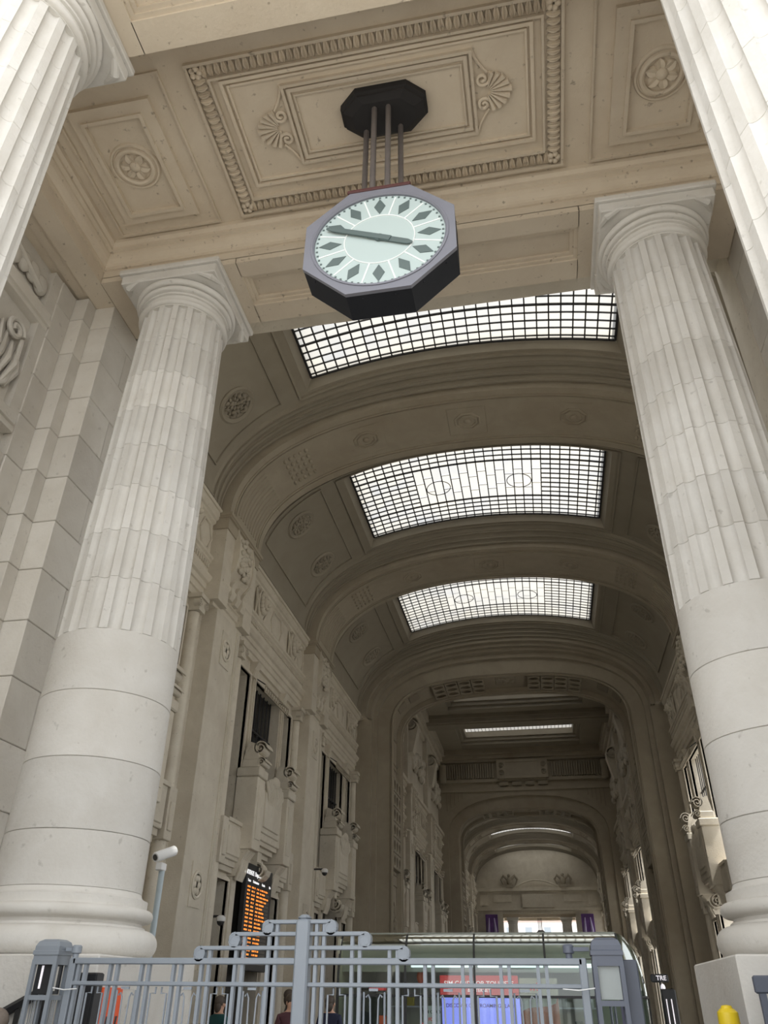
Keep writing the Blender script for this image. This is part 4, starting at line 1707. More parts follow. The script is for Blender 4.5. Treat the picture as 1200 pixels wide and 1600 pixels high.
# near gable above the first arch (seen from behind) and far gable above the second
for k, (y0, y1) in enumerate(((Y_RIB + 2 * P + 0.61, YX0), (YX1 + 0.02, 77.4))):
    root = structure(empty('wall_gable', (0, (y0 + y1) / 2, 0)), 'gable wall above the %s great arch' % ('near', 'far')[k])
    oy = (y0 + y1) / 2

    # wall with an arched hole: strips between arch curve and a straight top
    m = MB()
    pr = (7.05, 3.5, 2.4, 13.9)
    for y in (y0, y1):
        lower, upper = [], []
        for i in range(49):
            x, z = vprof(*pr, i / 48)
            lower.append((x, y - oy, z))
            upper.append((x, y - oy, 22.0))
        m.loft([lower, upper], closed=False)
        for s in (-1, 1):
            xa, xb = sorted((s * 7.04, s * 8.6))
            m.add([(xa, y - oy, 0), (xb, y - oy, 0), (xb, y - oy, 22), (xa, y - oy, 22)], [(0, 1, 2, 3)])
    m.build('wall_face', S_RIB, root)
    if k == 1:
        yf = y0 - oy

        def gb(name, x0, x1, d, z0, z1, mat=S_RIB):
            MB().box(x0, x1, yf - d, yf + 0.1, z0, z1).build(name, mat, root)
        gb('cornice', -7.9, 7.9, 0.15, 17.75, 18.05)
        gb('cornice', -7.9, 7.9, 0.25, 18.55, 18.8)
        gb('cornice', -7.9, 7.9, 0.3, 20.35, 20.6)
        gb('cornice', -7.9, 7.9, 0.5, 20.6, 20.95)
        gb('cornice', -7.9, 7.9, 0.9, 20.95, 21.4)
        # fluted frieze either side of an inscribed tablet
        for s in (-1, 1):
            for q in range(22):
                x = s * (2.7 + 4.6 * q / 21)
                MB().box(x - 0.055, x + 0.055, yf - 0.22, yf, 18.9, 20.2).build('frieze_flute', S_LINE, root)
        gb('tablet', -2.3, 2.3, 0.45, 18.75, 20.4)
        m = MB()
        frame = [(-2.3, 18.75, 2.3, 18.95), (-2.3, 20.2, 2.3, 20.4), (-2.3, 18.95, -1.5, 20.2), (1.5, 18.95, 2.3, 20.2)]
        for a, b, c, d in frame:
            m.box(a, c, yf - 0.52, yf - 0.4, b, d)
        m.build('tablet_frame', S_RIB, root)
        m = MB()
        for q in range(4):
            x = -1.75 + 1.17 * q
            m.box(x - 0.4, x + 0.4, yf - 0.28, yf, 18.2, 18.5)
        m.build('tablet_blocks', S_LINE, root)
        for s in (-1, 1):
            m = MB()
            volute(m, (s * 1.9, yf - 0.55, 19.9), 0.28, 'y', 0.08)
            volute(m, (s * 1.9, yf - 0.55, 19.25), 0.28, 'y', 0.08)
            m.build('tablet_scroll', S_LINE, root)
            m = MB()
            for q in range(12):
                m.sphere((s * 7.3, yf - 0.4, 18.6 + 0.13 * q), 0.35, 0.3, 0.22, 8, 5)
            m.build('corner_trophy', S_LINE, root, True)
        # spandrel ribs beside the arch
        for s in (-1, 1):
            m = MB()
            for q in range(5):
                x = s * (7.0 - 0.35 * q)
                m.box(x - 0.04, x + 0.04, yf - 0.08, yf, 16.2 + 0.25 * q, 17.7)
            m.build('spandrel_flutes', S_LINE, root)

# ---- far end wall: attic with tablet, screens and lintel above the far opening
root = structure(empty('wall_far', (0, 2 * MID - 8.6, 0)), 'inner face of the far end wall over the bright opening')


def fb(name, x0, x1, d, z0, z1, mat=S_WALL):
    return MB().box(x0, x1, -d, 0.2, z0, z1).build(name, mat, root)


fb('frieze_band', -7.6, 7.6, 0.25, 11.05, 11.3)
fb('attic', -7.6, 7.6, 0.12, 11.3, 13.2)
fb('cornice', -7.8, 7.8, 0.45, 13.2, 13.55)
fb('tablet', -1.9, 1.9, 0.4, 11.35, 12.85)
for s in (-1, 1):
    fb('attic_panel', s * 4.3 - 1.1, s * 4.3 + 1.1, 0.25, 12.0, 12.8)
    fb('attic_panel', s * 6.6 - 0.5, s * 6.6 + 0.5, 0.25, 11.6, 12.8)
    fb('end_pier', s * 5.95 - 1.95, s * 5.95 + 1.95, 0.1, 0, 11.1) if False else None
    m = MB()
    # eagle-like trophy on a block
    m.box(s * 3.3 - 0.45, s * 3.3 + 0.45, -0.6, 0, 13.55, 13.9)
    m.sphere((s * 3.3, -0.4, 14.3), 0.35, 0.3, 0.55, 10, 8)
    m.sphere((s * 3.3, -0.5, 14.95), 0.2, 0.22, 0.22, 8, 6)
    for q in (-1, 1):
        m.tube([(s * 3.3 + q * 0.2, -0.35, 14.5), (s * 3.3 + q * 0.7, -0.35, 14.95), (s * 3.3 + q * 1.0, -0.35, 14.5), (s * 3.3 + q * 0.75, -0.35, 13.9)], [0.2, 0.2, 0.15, 0.06], 8)
    m.build('winged_trophy', S_LINE, root, True)
# pediment curve
m = MB()
m.tube([(-2.6 + 5.2 * k / 12, -0.3, 13.7 + 0.7 * math.sin(PI * k / 12)) for k in range(13)], 0.1, 6)
m.build('pediment_curve', S_WALL, root)

# ================================================================== THINGS
# ---- hanging clock
def make_clock():
    root = empty('hanging_clock', (0.04, 5.26, ZC))
    oz = 8.30 - ZC
    R8 = 0.79 / math.cos(PI / 8)
    octo = [(R8 * math.cos(PI / 8 + k * PI / 4), R8 * math.sin(PI / 8 + k * PI / 4) + oz) for k in range(8)]
    octi = [(x * 0.985, (z - oz) * 0.985 + oz) for x, z in octo]
    MB().prism(octo, -0.15, 0.17, 'y').build('case', M_CLKDARK, root)
    # front and rear bezels with round hole
    for s in (-1, 1):
        m = MB()
        n = 64
        inner, outer = [], []
        for k in range(n):
            a = 2 * PI * k / n
            ca, sa = math.cos(a), math.sin(a)
            # octagon radius at angle a
            b = ((a + PI / 8) % (PI / 4)) - PI / 8
            ro = 0.79 / math.cos(b) * (1.004 if s < 0 else 0.985)
            outer.append((ro * ca, ro * sa + oz))
            inner.append((0.70 * ca, 0.70 * sa + oz))
        y1, y0 = s * 0.185, s * 0.145
        m.loft([[(x, y0, z) for x, z in outer], [(x, y1, z) for x, z in outer], [(x, y1, z) for x, z in inner], [(x, s * 0.15, z) for x, z in inner]])
        m.build('bezel', M_CLKRIM, root, False)
        m = MB()
        m.loft([[(rr * math.cos(2 * PI * k / 64), s * (0.183 + hh), rr * math.sin(2 * PI * k / 64) + oz) for k in range(64)]
                for rr, hh in ((0.725, 0), (0.725, 0.012), (0.705, 0.016), (0.69, 0.0), (0.69, -0.03))])
        m.build('bezel_ring', M_CLKRIM, root, True)
        m = MB()
        m.disc([(0.70, 0.0), (0.70, 0.012)], 64, (0, 0, 0), 'y')
        m.v = [(v[0], s * (0.148 + v[1]), v[2] + oz) for v in m.v]
        dial = m.build('dial', M_DIAL, root, False)
        yd = s * 0.162
        for h in range(12):
            a = math.radians(90 - 30 * h)
            if s > 0:
                a = PI - a
            ca, sa = math.cos(a), math.sin(a)
            mm = MB()
            r0, r1, w = 0.40, 0.645, 0.062
            q = [(r0 * ca, r0 * sa), ((r0 + r1) / 2 * ca - w * sa, (r0 + r1) / 2 * sa + w * ca), (r1 * ca, r1 * sa), ((r0 + r1) / 2 * ca + w * sa, (r0 + r1) / 2 * sa - w * ca)]
            mm.prism([(x, z + oz) for x, z in q], yd - 0.004, yd + 0.004, 'y')
            mm.build('hour_marker', M_DIALMARK, dial)
            a2 = a + math.radians(15)
            ca, sa = math.cos(a2), math.sin(a2)
            mm = MB()
            r0, r1, w = 0.375, 0.66, 0.008
            q = [(r0 * ca - w * sa, r0 * sa + w * ca), (r1 * ca - w * sa, r1 * sa + w * ca), (r1 * ca + w * sa, r1 * sa - w * ca), (r0 * ca + w * sa, r0 * sa - w * ca)]
            mm.prism([(x, z + oz) for x, z in q], yd - 0.003, yd + 0.003, 'y')
            mm.build('dial_line', M_DIALLINE, dial)
        mm = MB()
        mm.tube([(0.372 * math.cos(2 * PI * k / 48), yd, 0.372 * math.sin(2 * PI * k / 48) + oz) for k in range(49)], 0.008, 6, False)
        mm.build('dial_ring', M_DIALLINE, dial)
        for k in range(60):
            a = 2 * PI * k / 60
            mm = MB()
            x, z = 0.665 * math.cos(a), 0.665 * math.sin(a) + oz
            mm.box(x - 0.011, x + 0.011, yd - 0.003, yd + 0.003, z - 0.011, z + 0.011)
            mm.build('minute_dot', M_DIALMARK, dial)
        # hands at eleven minutes to four
        for nm, minute, L, tail, w, dy in (('minute_hand', 49.0, 0.62, 0.13, 0.034, 0.030), ('hour_hand', 3 * 5 + 49 / 12.0, 0.38, 0.12, 0.036, 0.02)):
            a = math.radians(90 - 6 * minute)
            if s > 0:
                a = PI - a
            ca, sa = math.cos(a), math.sin(a)
            q = [(-tail, -w), (L * 0.85, -w * 0.95), (L, -w * 0.35), (L, w * 0.35), (L * 0.85, w * 0.95), (-tail, w)]
            mm = MB()
            mm.prism([(x * ca - z * sa, x * sa + z * ca + oz) for x, z in q], yd + s * (dy - 0.006), yd + s * (dy + 0.006), 'y')
            mm.build(nm, M_DIALMARK, root)
        mm = MB()
        mm.disc([(0.045, 0), (0.045, 0.03)], 20, (0, 0, 0), 'y')
        mm.v = [(v[0], yd + s * v[1], v[2] + oz) for v in mm.v]
        mm.build('hand_hub', M_DIALMARK, root)
    # bolts on the case
    for k in range(8):
        for q in (0.25, 0.75):
            a, b = octo[k], octo[(k + 1) % 8]
            x, z = a[0] + (b[0] - a[0]) * q, a[1] + (b[1] - a[1]) * q
            m = MB()
            m.sphere((x, -0.1, z), 0.012, 0.012, 0.012, 6, 4)
            m.build('bolt', M_CLKDARK, root)
    zt = oz + 0.79
    MB().bbox(-0.36, 0.34, -0.20, 0.20, zt, zt + 0.045, 0.008).build('top_plate', M_MAROON, root)
    for x, y in ((-0.095, -0.13), (0.075, -0.13), (-0.25, 0.14), (0.18, 0.14)):
        m = MB()
        m.tube([(x, y, zt + 0.03), (x, y, -0.2)], 0.034, 14)
        m.build('rod', M_ROD, root, True)
    p8 = lambda w, d, c: [(-w, -d + c), (-w + c * 1.2, -d), (w - c * 1.2, -d), (w, -d + c), (w, d - c), (w - c * 1.2, d), (-w + c * 1.2, d), (-w, d - c)]
    m = MB()
    rings = []
    for f, z in ((1.0, 0.0), (1.0, -0.10), (0.93, -0.13), (0.93, -0.17), (0.72, -0.24)):
        rings.append([(x * f, y * f, z) for x, y in p8(0.53, 0.29, 0.18)])
    m.loft(rings, True, True)
    m.build('ceiling_plate', M_CLKPLATE, root)
    return root


clk = make_clock()
tag(clk, 'large octagonal clock with a white dial hanging from the portico ceiling', 'clock', 'portico clocks')
clk2 = copy_tree(clk)
clk2.location = (0.04, 2 * MID - 5.26, ZC)
tag(clk2, 'tiny distant clock hanging in the far bright opening', 'clock', 'portico clocks')


# ---- steel gate fence
FY = 5.9


def px_x(px):   # fence plane: horizontal image position to world x at rail height
    return -2.27 + (px - 105) * (1.28 + 2.27) / 800.0


fence = empty('steel_fence', (-0.57, FY, 0))


def fpart(name, mb, mat=M_FENCE, smooth=False):
    mb.v = [(v[0] + 0.57, v[1] - FY, v[2]) for v in mb.v]
    return mb.build(name, mat, fence, smooth)


def scroll_end(mb, x, z, s):
    n = 18
    pts = []
    for k in range(n):
        a = PI / 2 + s * 0 + (-s) * (k / (n - 1)) * 1.5 * 2 * PI
        rr = 0.047 * (1 - 0.45 * k / (n - 1))
        pts.append((x + rr * math.cos(a), z - 0.045 + rr * math.sin(a)))
    rings = []
    for p, q in pts:
        rings.append([(p, FY - 0.03, q), (p, FY + 0.03, q), (p, FY + 0.03, q - 0.012), (p, FY - 0.03, q - 0.012)])
    mb.loft(rings, True, True)
    mb.disc([(0.040, -0.028), (0.040, 0.028)], 18, (x, FY, z - 0.045), 'y')


fpart('rail', MB().bbox(-2.28, 1.30, FY - 0.03, FY + 0.03, 1.845, 1.885, 0.006))
fpart('rail', MB().bbox(-2.28, 1.30, FY - 0.025, FY + 0.025, 1.715, 1.742, 0.006))
fpart('rail', MB().bbox(-2.28, 1.30, FY - 0.025, FY + 0.025, 0.12, 0.16, 0.006))
for z, xa, xb in ((1.945, 310, 655), (2.03, 366, 595), (2.105, 420, 540)):
    x0, x1 = px_x(xa) + 0.04, px_x(xb) - 0.04
    m = MB()
    m.bbox(x0, x1, FY - 0.03, FY + 0.03, z - 0.013, z + 0.013, 0.004)
    scroll_end(m, x0, z + 0.013, -1)
    scroll_end(m, x1, z + 0.013, 1)
    fpart('scroll_rail', m)
for x in (-2.28, 1.30):
    fpart('stile', MB().bbox(x - 0.025, x + 0.025, FY - 0.03, FY + 0.03, 0.02, 1.886, 0.006))
XCP = -0.575
fpart('centre_post', MB().bbox(XCP - 0.05, XCP + 0.05, FY - 0.05, FY + 0.05, 0.0, 2.12, 0.012).bbox(XCP - 0.045, XCP + 0.045, FY - 0.045, FY + 0.045, 2.11, 2.15, 0.02))
pair = [(-2.205, 1.86), (-1.96, 1.86), (-1.72, 1.86), (-1.48, 1.86), (-1.275, 1.945), (-1.03, 2.03), (-0.795, 2.105), (-0.455, 2.105), (-0.20, 2.03), (0.06, 1.945), (0.30, 1.86), (0.55, 1.86), (0.80, 1.86), (1.04, 1.86)]
for x, zt in pair:
    for d in (-0.027, 0.027):
        fpart('bar', MB().box(x + d - 0.011, x + d + 0.011, FY - 0.018, FY + 0.018, 0.14, zt))
mids = [(pair[i][0] + pair[i + 1][0]) / 2 for i in range(len(pair) - 1) if i != 6]
for i, x in enumerate(mids):
    m = MB()
    if i % 2 == 0:
        for s in (-1, 1):
            m.tube([(x + s * 0.022, FY, 1.71), (x + s * 0.022, FY, 1.672), (x + s * 0.06, FY, 1.672), (x + s * 0.06, FY, 0.4)], 0.007, 5)
    else:
        m.tube([(x - 0.07, FY, 0.5), (x - 0.07, FY, 1.69), (x + 0.07, FY, 1.69), (x + 0.07, FY, 0.5)], 0.007, 5)
        m.tube([(x - 0.055, FY, 1.66), (x - 0.04, FY, 1.675), (x - 0.028, FY, 1.65), (x - 0.024, FY, 1.5), (x - 0.012, FY, 1.40), (x + 0.012, FY, 1.40), (x + 0.024, FY, 1.5), (x + 0.028, FY, 1.65), (x + 0.04, FY, 1.675), (x + 0.055, FY, 1.66)], 0.006, 5)
        m.box(x - 0.03, x + 0.03, FY - 0.03, FY - 0.015, 1.695, 1.71)
    fpart('ornament', m)
tag(fence, 'pale grey steel gate with stepped scroll rails across the entrance', 'fence')


def gate_post(name, x, y, mat, label, number):
    root = empty(name, (x, y, 0))
    h = 0.155
    for sx in (-1, 1):
        for sy in (-1, 1):
            MB().box(min(sx * h, sx * (h - 0.045)), max(sx * h, sx * (h - 0.045)), min(sy * h, sy * (h - 0.045)), max(sy * h, sy * (h - 0.045)), 0, 1.87).build('corner_bar', mat, root)
    for z0, z1 in ((1.84, 1.90), (1.625, 1.655), (0.05, 0.12)):
        m = MB()
        frame_rect(m, -h + 0.004, h - 0.004, -h + 0.004, h - 0.004, 0.03, z0, z1)
        m.build('ring_bar', mat, root)
    m = MB()
    rings = []
    for f, z in ((1.0, 1.90), (1.0, 1.925), (0.93, 1.93), (0.93, 1.955), (0.80, 1.985), (0.55, 2.0), (0.0, 2.0)):
        q = h * 1.05 * f
        rings.append([(-q, -q, z), (q, -q, z), (q, q, z), (-q, q, z)])
    m.loft(rings, True, False)
    m.build('cap', mat, root)
    if number:
        MB().box(-0.105, 0.105, -0.10, 0.10, 1.66, 1.84).build('number_box', M_BLACK, root)
        me = text_mesh('number', '1', 0.20, M_WHITEP, 0.003)
        put('number', me, root, (-0.03, -0.106, 1.755), (PI / 2, 0, 0))
        MB().box(0.108, 0.114, -0.07, -0.005, 1.68, 1.83).build('side_lens', M_POSTER, root)
    else:
        MB().box(-0.105, 0.105, -0.115, -0.10, 1.66, 1.84).build('lamp_glass', M_FROST, root)
    for q in range(4):
        m = MB()
        an = q * PI / 2
        for d in (-0.02, 0.02):
            m.tube([(d, -h + 0.02, 1.63), (d, -h + 0.02, 1.48), (d - 0.03, -h + 0.02, 1.42), (d - 0.085, -h + 0.02, 1.37)], 0.006, 5)
        m.box(-0.1, 0.02, -h + 0.01, -h + 0.03, 1.36, 1.375)
        m.box(-0.1, 0.02, -h + 0.01, -h + 0.03, 1.395, 1.405)
        o = m.build('post_ornament', mat, root)
        o.rotation_euler = (0, 0, an)
    root.scale = (0.62, 0.62, 1.0)
    return tag(root, label, 'gate post')


gate_post('gate_post', -2.46, FY, M_FENCE, 'pale grey square gate post with the number 1, at the left end of the fence', True)
gate_post('gate_post', 1.455, FY, M_FENCE_D, 'blue-grey square gate post darkened by painted-in shade, with a frosted lamp, at the right end of the fence', False)
# gate hinges / balls on the rail
for x, lab in ((-2.28, 'small grey hinge knob beside the gate post numbered 1'), (1.22, 'small hinge knob, darkened by painted-in shade, beside the gate post with the lamp')):
    r = empty('hinge_knob', (x, FY, 1.88))
    m = MB()
    m.lathe([(0.022, 0.0), (0.022, 0.03), (0.036, 0.035), (0.036, 0.075), (0.026, 0.085)], 16)
    m.build('knob', M_FENCE if x < 0 else M_FENCE_D, r, True)
    MB().box(-0.075 if x < 0 else 0.0, 0.0 if x < 0 else 0.13, -0.02, 0.02, 0.045, 0.068).build('arm', M_FENCE if x < 0 else M_FENCE_D, r)
    tag(r, lab, 'hinge')
# open gate leaf behind the right post
r = empty('gate_leaf', (1.60, 6.35, 0))
MB().bbox(-0.03, 0.03, -0.35, 0.55, 0.05, 1.86, 0.01).build('leaf_panel', M_FENCE_D, r)
MB().bbox(-0.045, 0.045, -0.42, -0.35, 0.0, 1.88, 0.008).build('leaf_stile', M_FENCE_D, r)
tag(r, 'dark blue-grey gate leaf folded back behind the lamp gate post', 'gate')
# steel cable ties from the posts to the rail
for a, b, lab in (((-2.37, 5.82, 1.70), (-2.2, 5.86, 1.695), 'thin white cable tie beside the number 1 post'), ((1.36, 5.82, 1.72), (1.16, 5.86, 1.715), 'thin white cable tie beside the lamp post')):
    m = MB()
    mid = ((a[0] + b[0]) / 2, (a[1] + b[1]) / 2, a[2] - 0.012)
    m.tube([a, mid, b], 0.004, 5)
    o = m.build('cable_tie', M_WHITE)
    tag(o, lab, 'cable')

# ---- black stair handrail at far left
r = empty('handrail', (-3.2, 6.30, 0))
m = MB()
m.tube([(-1.2, 0, 0.85), (0.55, 0, 1.72)], 0.035, 6)
m.build('top_rail', M_BLACK, r)
for k in range(9):
    x = -1.1 + 0.2 * k
    MB().box(x - 0.014, x + 0.014, -0.014, 0.014, 0.0, 0.85 + (x + 1.2) * 0.497).build('baluster', M_BLACK, r)
tag(r, 'black sloping metal handrail at the left edge, behind the gate post', 'handrail')
r = empty('dark_cabinet', (-2.30, 6.20, 0))
MB().bbox(-0.085, 0.085, -0.06, 0.06, 0, 1.80, 0.01).build('body', M_BLACK, r)
MB().box(-0.07, 0.07, -0.068, -0.058, 0.1, 1.72).build('door', M_DARK, r)
tag(r, 'narrow dark metal cabinet behind the left end of the fence', 'cabinet')

# ---- orange notice on the column pedestal
r = empty('orange_poster', (-2.322, 6.60, 0.55))
MB().box(0.0, 0.015, -0.16, 0.17, 0, 1.16).build('sheet', M_ORANGE, r)
m = MB()
rnd = random.Random(4)
for k in range(5):
    y = -0.11 + 0.05 * k
    m.add([(0.018, y, 0.86), (0.018, y + 0.03, 0.86), (0.018, y + 0.05, 0.97), (0.018, y + 0.02, 0.97)], [(0, 1, 2, 3)])
m.build('black_figure_print', M_BLACK, r)
m = MB()
m.add([(0.019, -0.03, 0.9), (0.019, 0.0, 0.88), (0.019, 0.05, 1.0), (0.019, 0.03, 1.01)], [(0, 1, 2, 3)])
m.build('white_mark_print', M_WHITEP, r)
tag(r, 'bright orange poster behind the fence bars, on the left column pedestal', 'poster')

# ---- bullet camera on a pale pole
r = empty('camera_pole', (-3.62, 9.9, 0))
m = MB()
m.tube([(0, 0, 0), (0, 0, 3.0)], 0.038, 12)
m.build('pole', M_POLE, r, True)
m = MB()
m.bbox(-0.05, 0.04, -0.1, 0.04, 2.99, 3.08, 0.01)
m.build('bracket', M_WHITE, r)
m = MB()
p0, p1 = Vector((-0.05, -0.14, 3.13)), Vector((0.07, 0.14, 3.25))
d = (p1 - p0)
m.tube([p0, p0 + d * 0.03, p0 + d * 0.97, p1], [0.055, 0.062, 0.062, 0.05], 20)
m.build('camera_body', M_WHITE, r, True)
m = MB()
m.tube([p0 - d * 0.02, p0 + d * 0.01], [0.036, 0.04], 18)
m.build('lens', M_BLACK, r, True)
tag(r, 'white bullet security camera on a pale pole beside the left entrance column', 'camera')


def dome_camera(loc, label):
    r = empty('dome_camera', loc)
    m = MB()
    m.tube([(-0.35, 0, 0.12), (0.0, 0, 0.12)], 0.03, 8)
    m.build('arm', M_DARK, r)
    m = MB()
    m.lathe([(0.11, 0.0), (0.12, 0.02), (0.12, 0.1), (0.06, 0.14)], 18, (0.06, 0, 0))
    m.build('housing', M_WHITE, r, True)
    m = MB()
    m.sphere((0.06, 0, 0.0), 0.10, 0.10, 0.11, 14, 8)
    m.build('dome', M_DARK, r, True)
    tag(r, label, 'camera', 'dome cameras on the left wall')


dome_camera((-7.45, Y_RIB + 3.3, 3.35), 'small dome camera on the left wall beside the departure board doorway')
dome_camera((-6.95, Y_RIB + P + 1.9, 5.6), 'small white dome camera on the left wall pilaster beyond the departure board')

# ---- departure board
r = empty('departure_board', (-7.55, Y_RIB + CB, 2.3))
BW, BH = 1.18, 2.75
MB().bbox(-0.08, 0.08, -BW, BW, 0, BH, 0.015).build('case', M_BLACK, r)
put('title', text_mesh('title', 'PARTENZE  Departures', 0.17, M_BOARDTXT), r, (0.085, -0.55, BH - 0.25), (PI / 2, 0, PI / 2))
for y, t in ((-0.95, 'Treno'), (-0.35, 'Destinazione'), (0.35, 'Orario'), (0.98, 'Bin')):
    put('heading', text_mesh('heading', t, 0.10, M_BOARDTXT), r, (0.085, y, BH - 0.46), (PI / 2, 0, PI / 2))
rnd = random.Random(21)
nrow = 20
amb = MB()
gry = MB()
for k in range(nrow):
    z = BH - 0.62 - k * (BH - 0.72) / nrow
    for (ya, yb, pr) in ((-1.05, -0.8, 1), (-0.66, -0.40, 1), (-0.2, 0.02, 1), (0.1, 0.9, 0.9)):
        y = ya
        end = yb if yb < 0.5 else ya + (yb - ya) * (0.35 + 0.65 * rnd.random() if k < 9 else 0.3 + 0.1 * rnd.random())
        while y < end - 0.02:
            w = 0.025 + 0.05 * rnd.random()
            amb.box(0.078, 0.084, y, y + w, z - 0.022, z + 0.022)
            y += w + 0.02 + (0.05 if rnd.random() < 0.2 else 0)
        if yb > 0.5:
            gry.box(0.078, 0.0815, end + 0.04, 0.98, z - 0.035, z + 0.035)
o = amb.build('amber_rows', M_AMBER, r)
o['kind'] = 'stuff'
o = gry.build('blank_rows', M_BOARDGREY, r)
o['kind'] = 'stuff'
tag(r, 'tall black departure board with amber rows in the left wall doorway', 'display board')

# ---- glass kiosk
KX0, KX1, KYF, KYT, KZB, KZT, KYB = -3.14, 2.38, 17.5, 17.95, 1.72, 2.80, 21.5
RK = 0.45
kiosk = empty('glass_kiosk', (0, KYF, 0))


def kp(name, mb, mat, smooth=False):
    mb.v = [(v[0], v[1] - KYF, v[2]) for v in mb.v]
    return mb.build(name, mat, kiosk, smooth)


def kprof(n=12):
    return [(RK * math.sin(PI / 2 * k / n), KZB + (KZT - KZB) * math.sin(PI / 2 * k / n) if False else KZB + (KZT - KZB) * (1 - math.cos(PI / 2 * k / n)) if False else KZB + (KZT - KZB) * math.sin(PI / 2 * k / n)) for k in range(n + 1)]


# elliptical eave: inward offset grows as height rises
EAV = [(RK * (1 - math.cos(PI / 2 * k / 12)), KZB + (KZT - KZB) * math.sin(PI / 2 * k / 12)) for k in range(13)]
seams = [KX0, -1.78, -0.41, 0.97, KX1]
for i in range(len(seams) - 1):
    x0, x1 = seams[i] + 0.012, seams[i + 1] - 0.012
    m = MB()
    m.loft([[(x, KYF + d, z) for d, z in EAV] for x in (x0, x1)], closed=False)
    kp('curved_pane', m, M_KGLASS3, True)
    kp('front_pane', MB().box(x0, x1, KYF - 0.006, KYF + 0.006, 0.05, KZB - 0.02), M_KGLASS)
for x in seams:
    m = MB()
    m.loft([[(x - 0.02, KYF + d - 0.012, z) for d, z in EAV], [(x + 0.02, KYF + d - 0.012, z) for d, z in EAV], [(x + 0.02, KYF + d + 0.03, z - 0.02) for d, z in EAV], [(x - 0.02, KYF + d + 0.03, z - 0.02) for d, z in EAV]], closed=False)
    kp('frame_rib', m, M_KFRAME)
    kp('frame_post', MB().box(x - 0.025, x + 0.025, KYF - 0.01, KYF + 0.05, 0, KZB), M_KFRAME)
kp('frame_beam', MB().box(KX0, KX1, KYF - 0.012, KYF + 0.03, KZB - 0.03, KZB + 0.015), M_KFRAME)
# quarter-round glass corner
rings = []
for k in range(13):
    d, z = EAV[k]
    rr = RK - d
    rings.append([(KX1 + rr * math.sin(a), KYT - rr * math.cos(a), z) for a in [PI / 2 * q / 10 for q in range(11)]])
kp('corner_dome', MB().loft(rings, closed=False), M_KGLASS2, True)
rings = [[(KX1 + RK * math.sin(a), KYT - RK * math.cos(a), z) for a in [PI / 2 * q / 10 for q in range(11)]] for z in (0.05, KZB - 0.03)]
kp('corner_pane', MB().loft(rings, closed=False), M_KGLASS, True)
m = MB()
m.tube([(KX1 + RK * math.sin(PI / 2 * q / 10), KYT - RK * math.cos(PI / 2 * q / 10), KZB) for q in range(11)], 0.025, 6)
kp('corner_beam', m, M_KFRAME)
kp('frame_post', MB().box(KX1 + RK - 0.03, KX1 + RK + 0.02, KYT - 0.02, KYT + 0.03, 0, KZB), M_KFRAME)
# side: curved eave running back
m = MB()
m.loft([[(KX1 + RK - d, y, z) for d, z in EAV] for y in (KYT, KYB)], closed=False)
kp('curved_pane', m, M_KGLASS2, True)
kp('side_pane', MB().box(KX1 + RK - 0.006, KX1 + RK + 0.006, KYT + 0.03, KYB, 0.05, KZB), M_KGLASS)
kp('roof', MB().box(KX0, KX1, KYT, KYB, KZT - 0.02, KZT + 0.012), M_KROOF)
kp('roof_edge', MB().box(KX0, KX1, KYT - 0.01, KYT + 0.05, KZT - 0.01, KZT + 0.022), M_KROOF)
kp('back_wall', MB().box(KX0, KX1 + RK, KYB - 0.05, KYB, 0, KZT), M_KWALL)
kp('left_wall', MB().box(KX0 - 0.05, KX0, KYF + 0.1, KYB, 0, KZT - 0.1), M_KWALL)
# ceiling soffit strip inside with light coves and white tiles
kp('inner_soffit', MB().box(KX0, KX1 - 0.05, KYF + 0.42, KYB - 0.05, 2.36, 2.40), M_KROOF)
kp('inner_fascia', MB().box(KX0, KX1 - 0.05, KYF + 0.36, KYF + 0.42, 2.36, 2.60), M_KROOF)
for x0, x1 in ((-1.70, -0.46), (-0.36, 0.92), (1.02, 2.3)):
    kp('light_tube', MB().box(x0, x1, KYF + 0.28, KYF + 0.33, 2.20, 2.27), M_LED)
kp('light_shelf', MB().box(KX0, KX1 - 0.05, KYF + 0.36, KYF + 0.42, 2.12, 2.34), M_KROOF)
tag(kiosk, 'glass kiosk with a rounded glass eave in the middle of the gallery', 'kiosk')

# shop displays inside the kiosk
r = empty('sim_card_sign', (-0.34, KYF + 0.10, 1.72))
MB().bbox(-0.76, 0.76, -0.02, 0.03, 0.0, 0.34, 0.01).build('panel', M_RED, r)
put('lettering', text_mesh('lettering', 'SIM CARD FOR TOURISTS', 0.118, M_WHITEP), r, (0.0, -0.025, 0.20), (PI / 2, 0, 0))
put('lettering', text_mesh('lettering', '& INTERNET', 0.08, M_WHITEP), r, (0.0, -0.025, 0.09), (PI / 2, 0, 0))
tag(r, 'red kiosk sign with white lettering SIM CARD FOR TOURISTS', 'sign')
r = empty('roaming_screen', (-0.32, KYF + 0.10, 0.75))
MB().bbox(-0.75, 0.75, -0.02, 0.03, 0.0, 0.95, 0.01).build('panel', M_BLUE, r)
put('lettering', text_mesh('lettering', 'DISCOVER OUR ROAMING PLANS', 0.088, M_PURPTXT), r, (0.0, -0.025, 0.81), (PI / 2, 0, 0))
tag(r, 'lit lavender blue poster screen under the red kiosk sign', 'screen')
r = empty('flame_poster', (0.80, KYF + 0.12, 0.56))
MB().box(-0.36, 0.36, -0.01, 0.02, 0, 1.46).build('sheet', M_POSTER, r)
m = MB()
pts = [(-0.36, 0.0), (0.36, 0.0), (0.35, 1.18), (0.30, 1.05), (0.15, 1.0), (-0.05, 0.99), (-0.22, 0.97), (-0.32, 0.93), (-0.36, 0.88)]
m.prism(pts, -0.018, -0.011, 'y')
m.build('orange_print', M_FLAME, r)
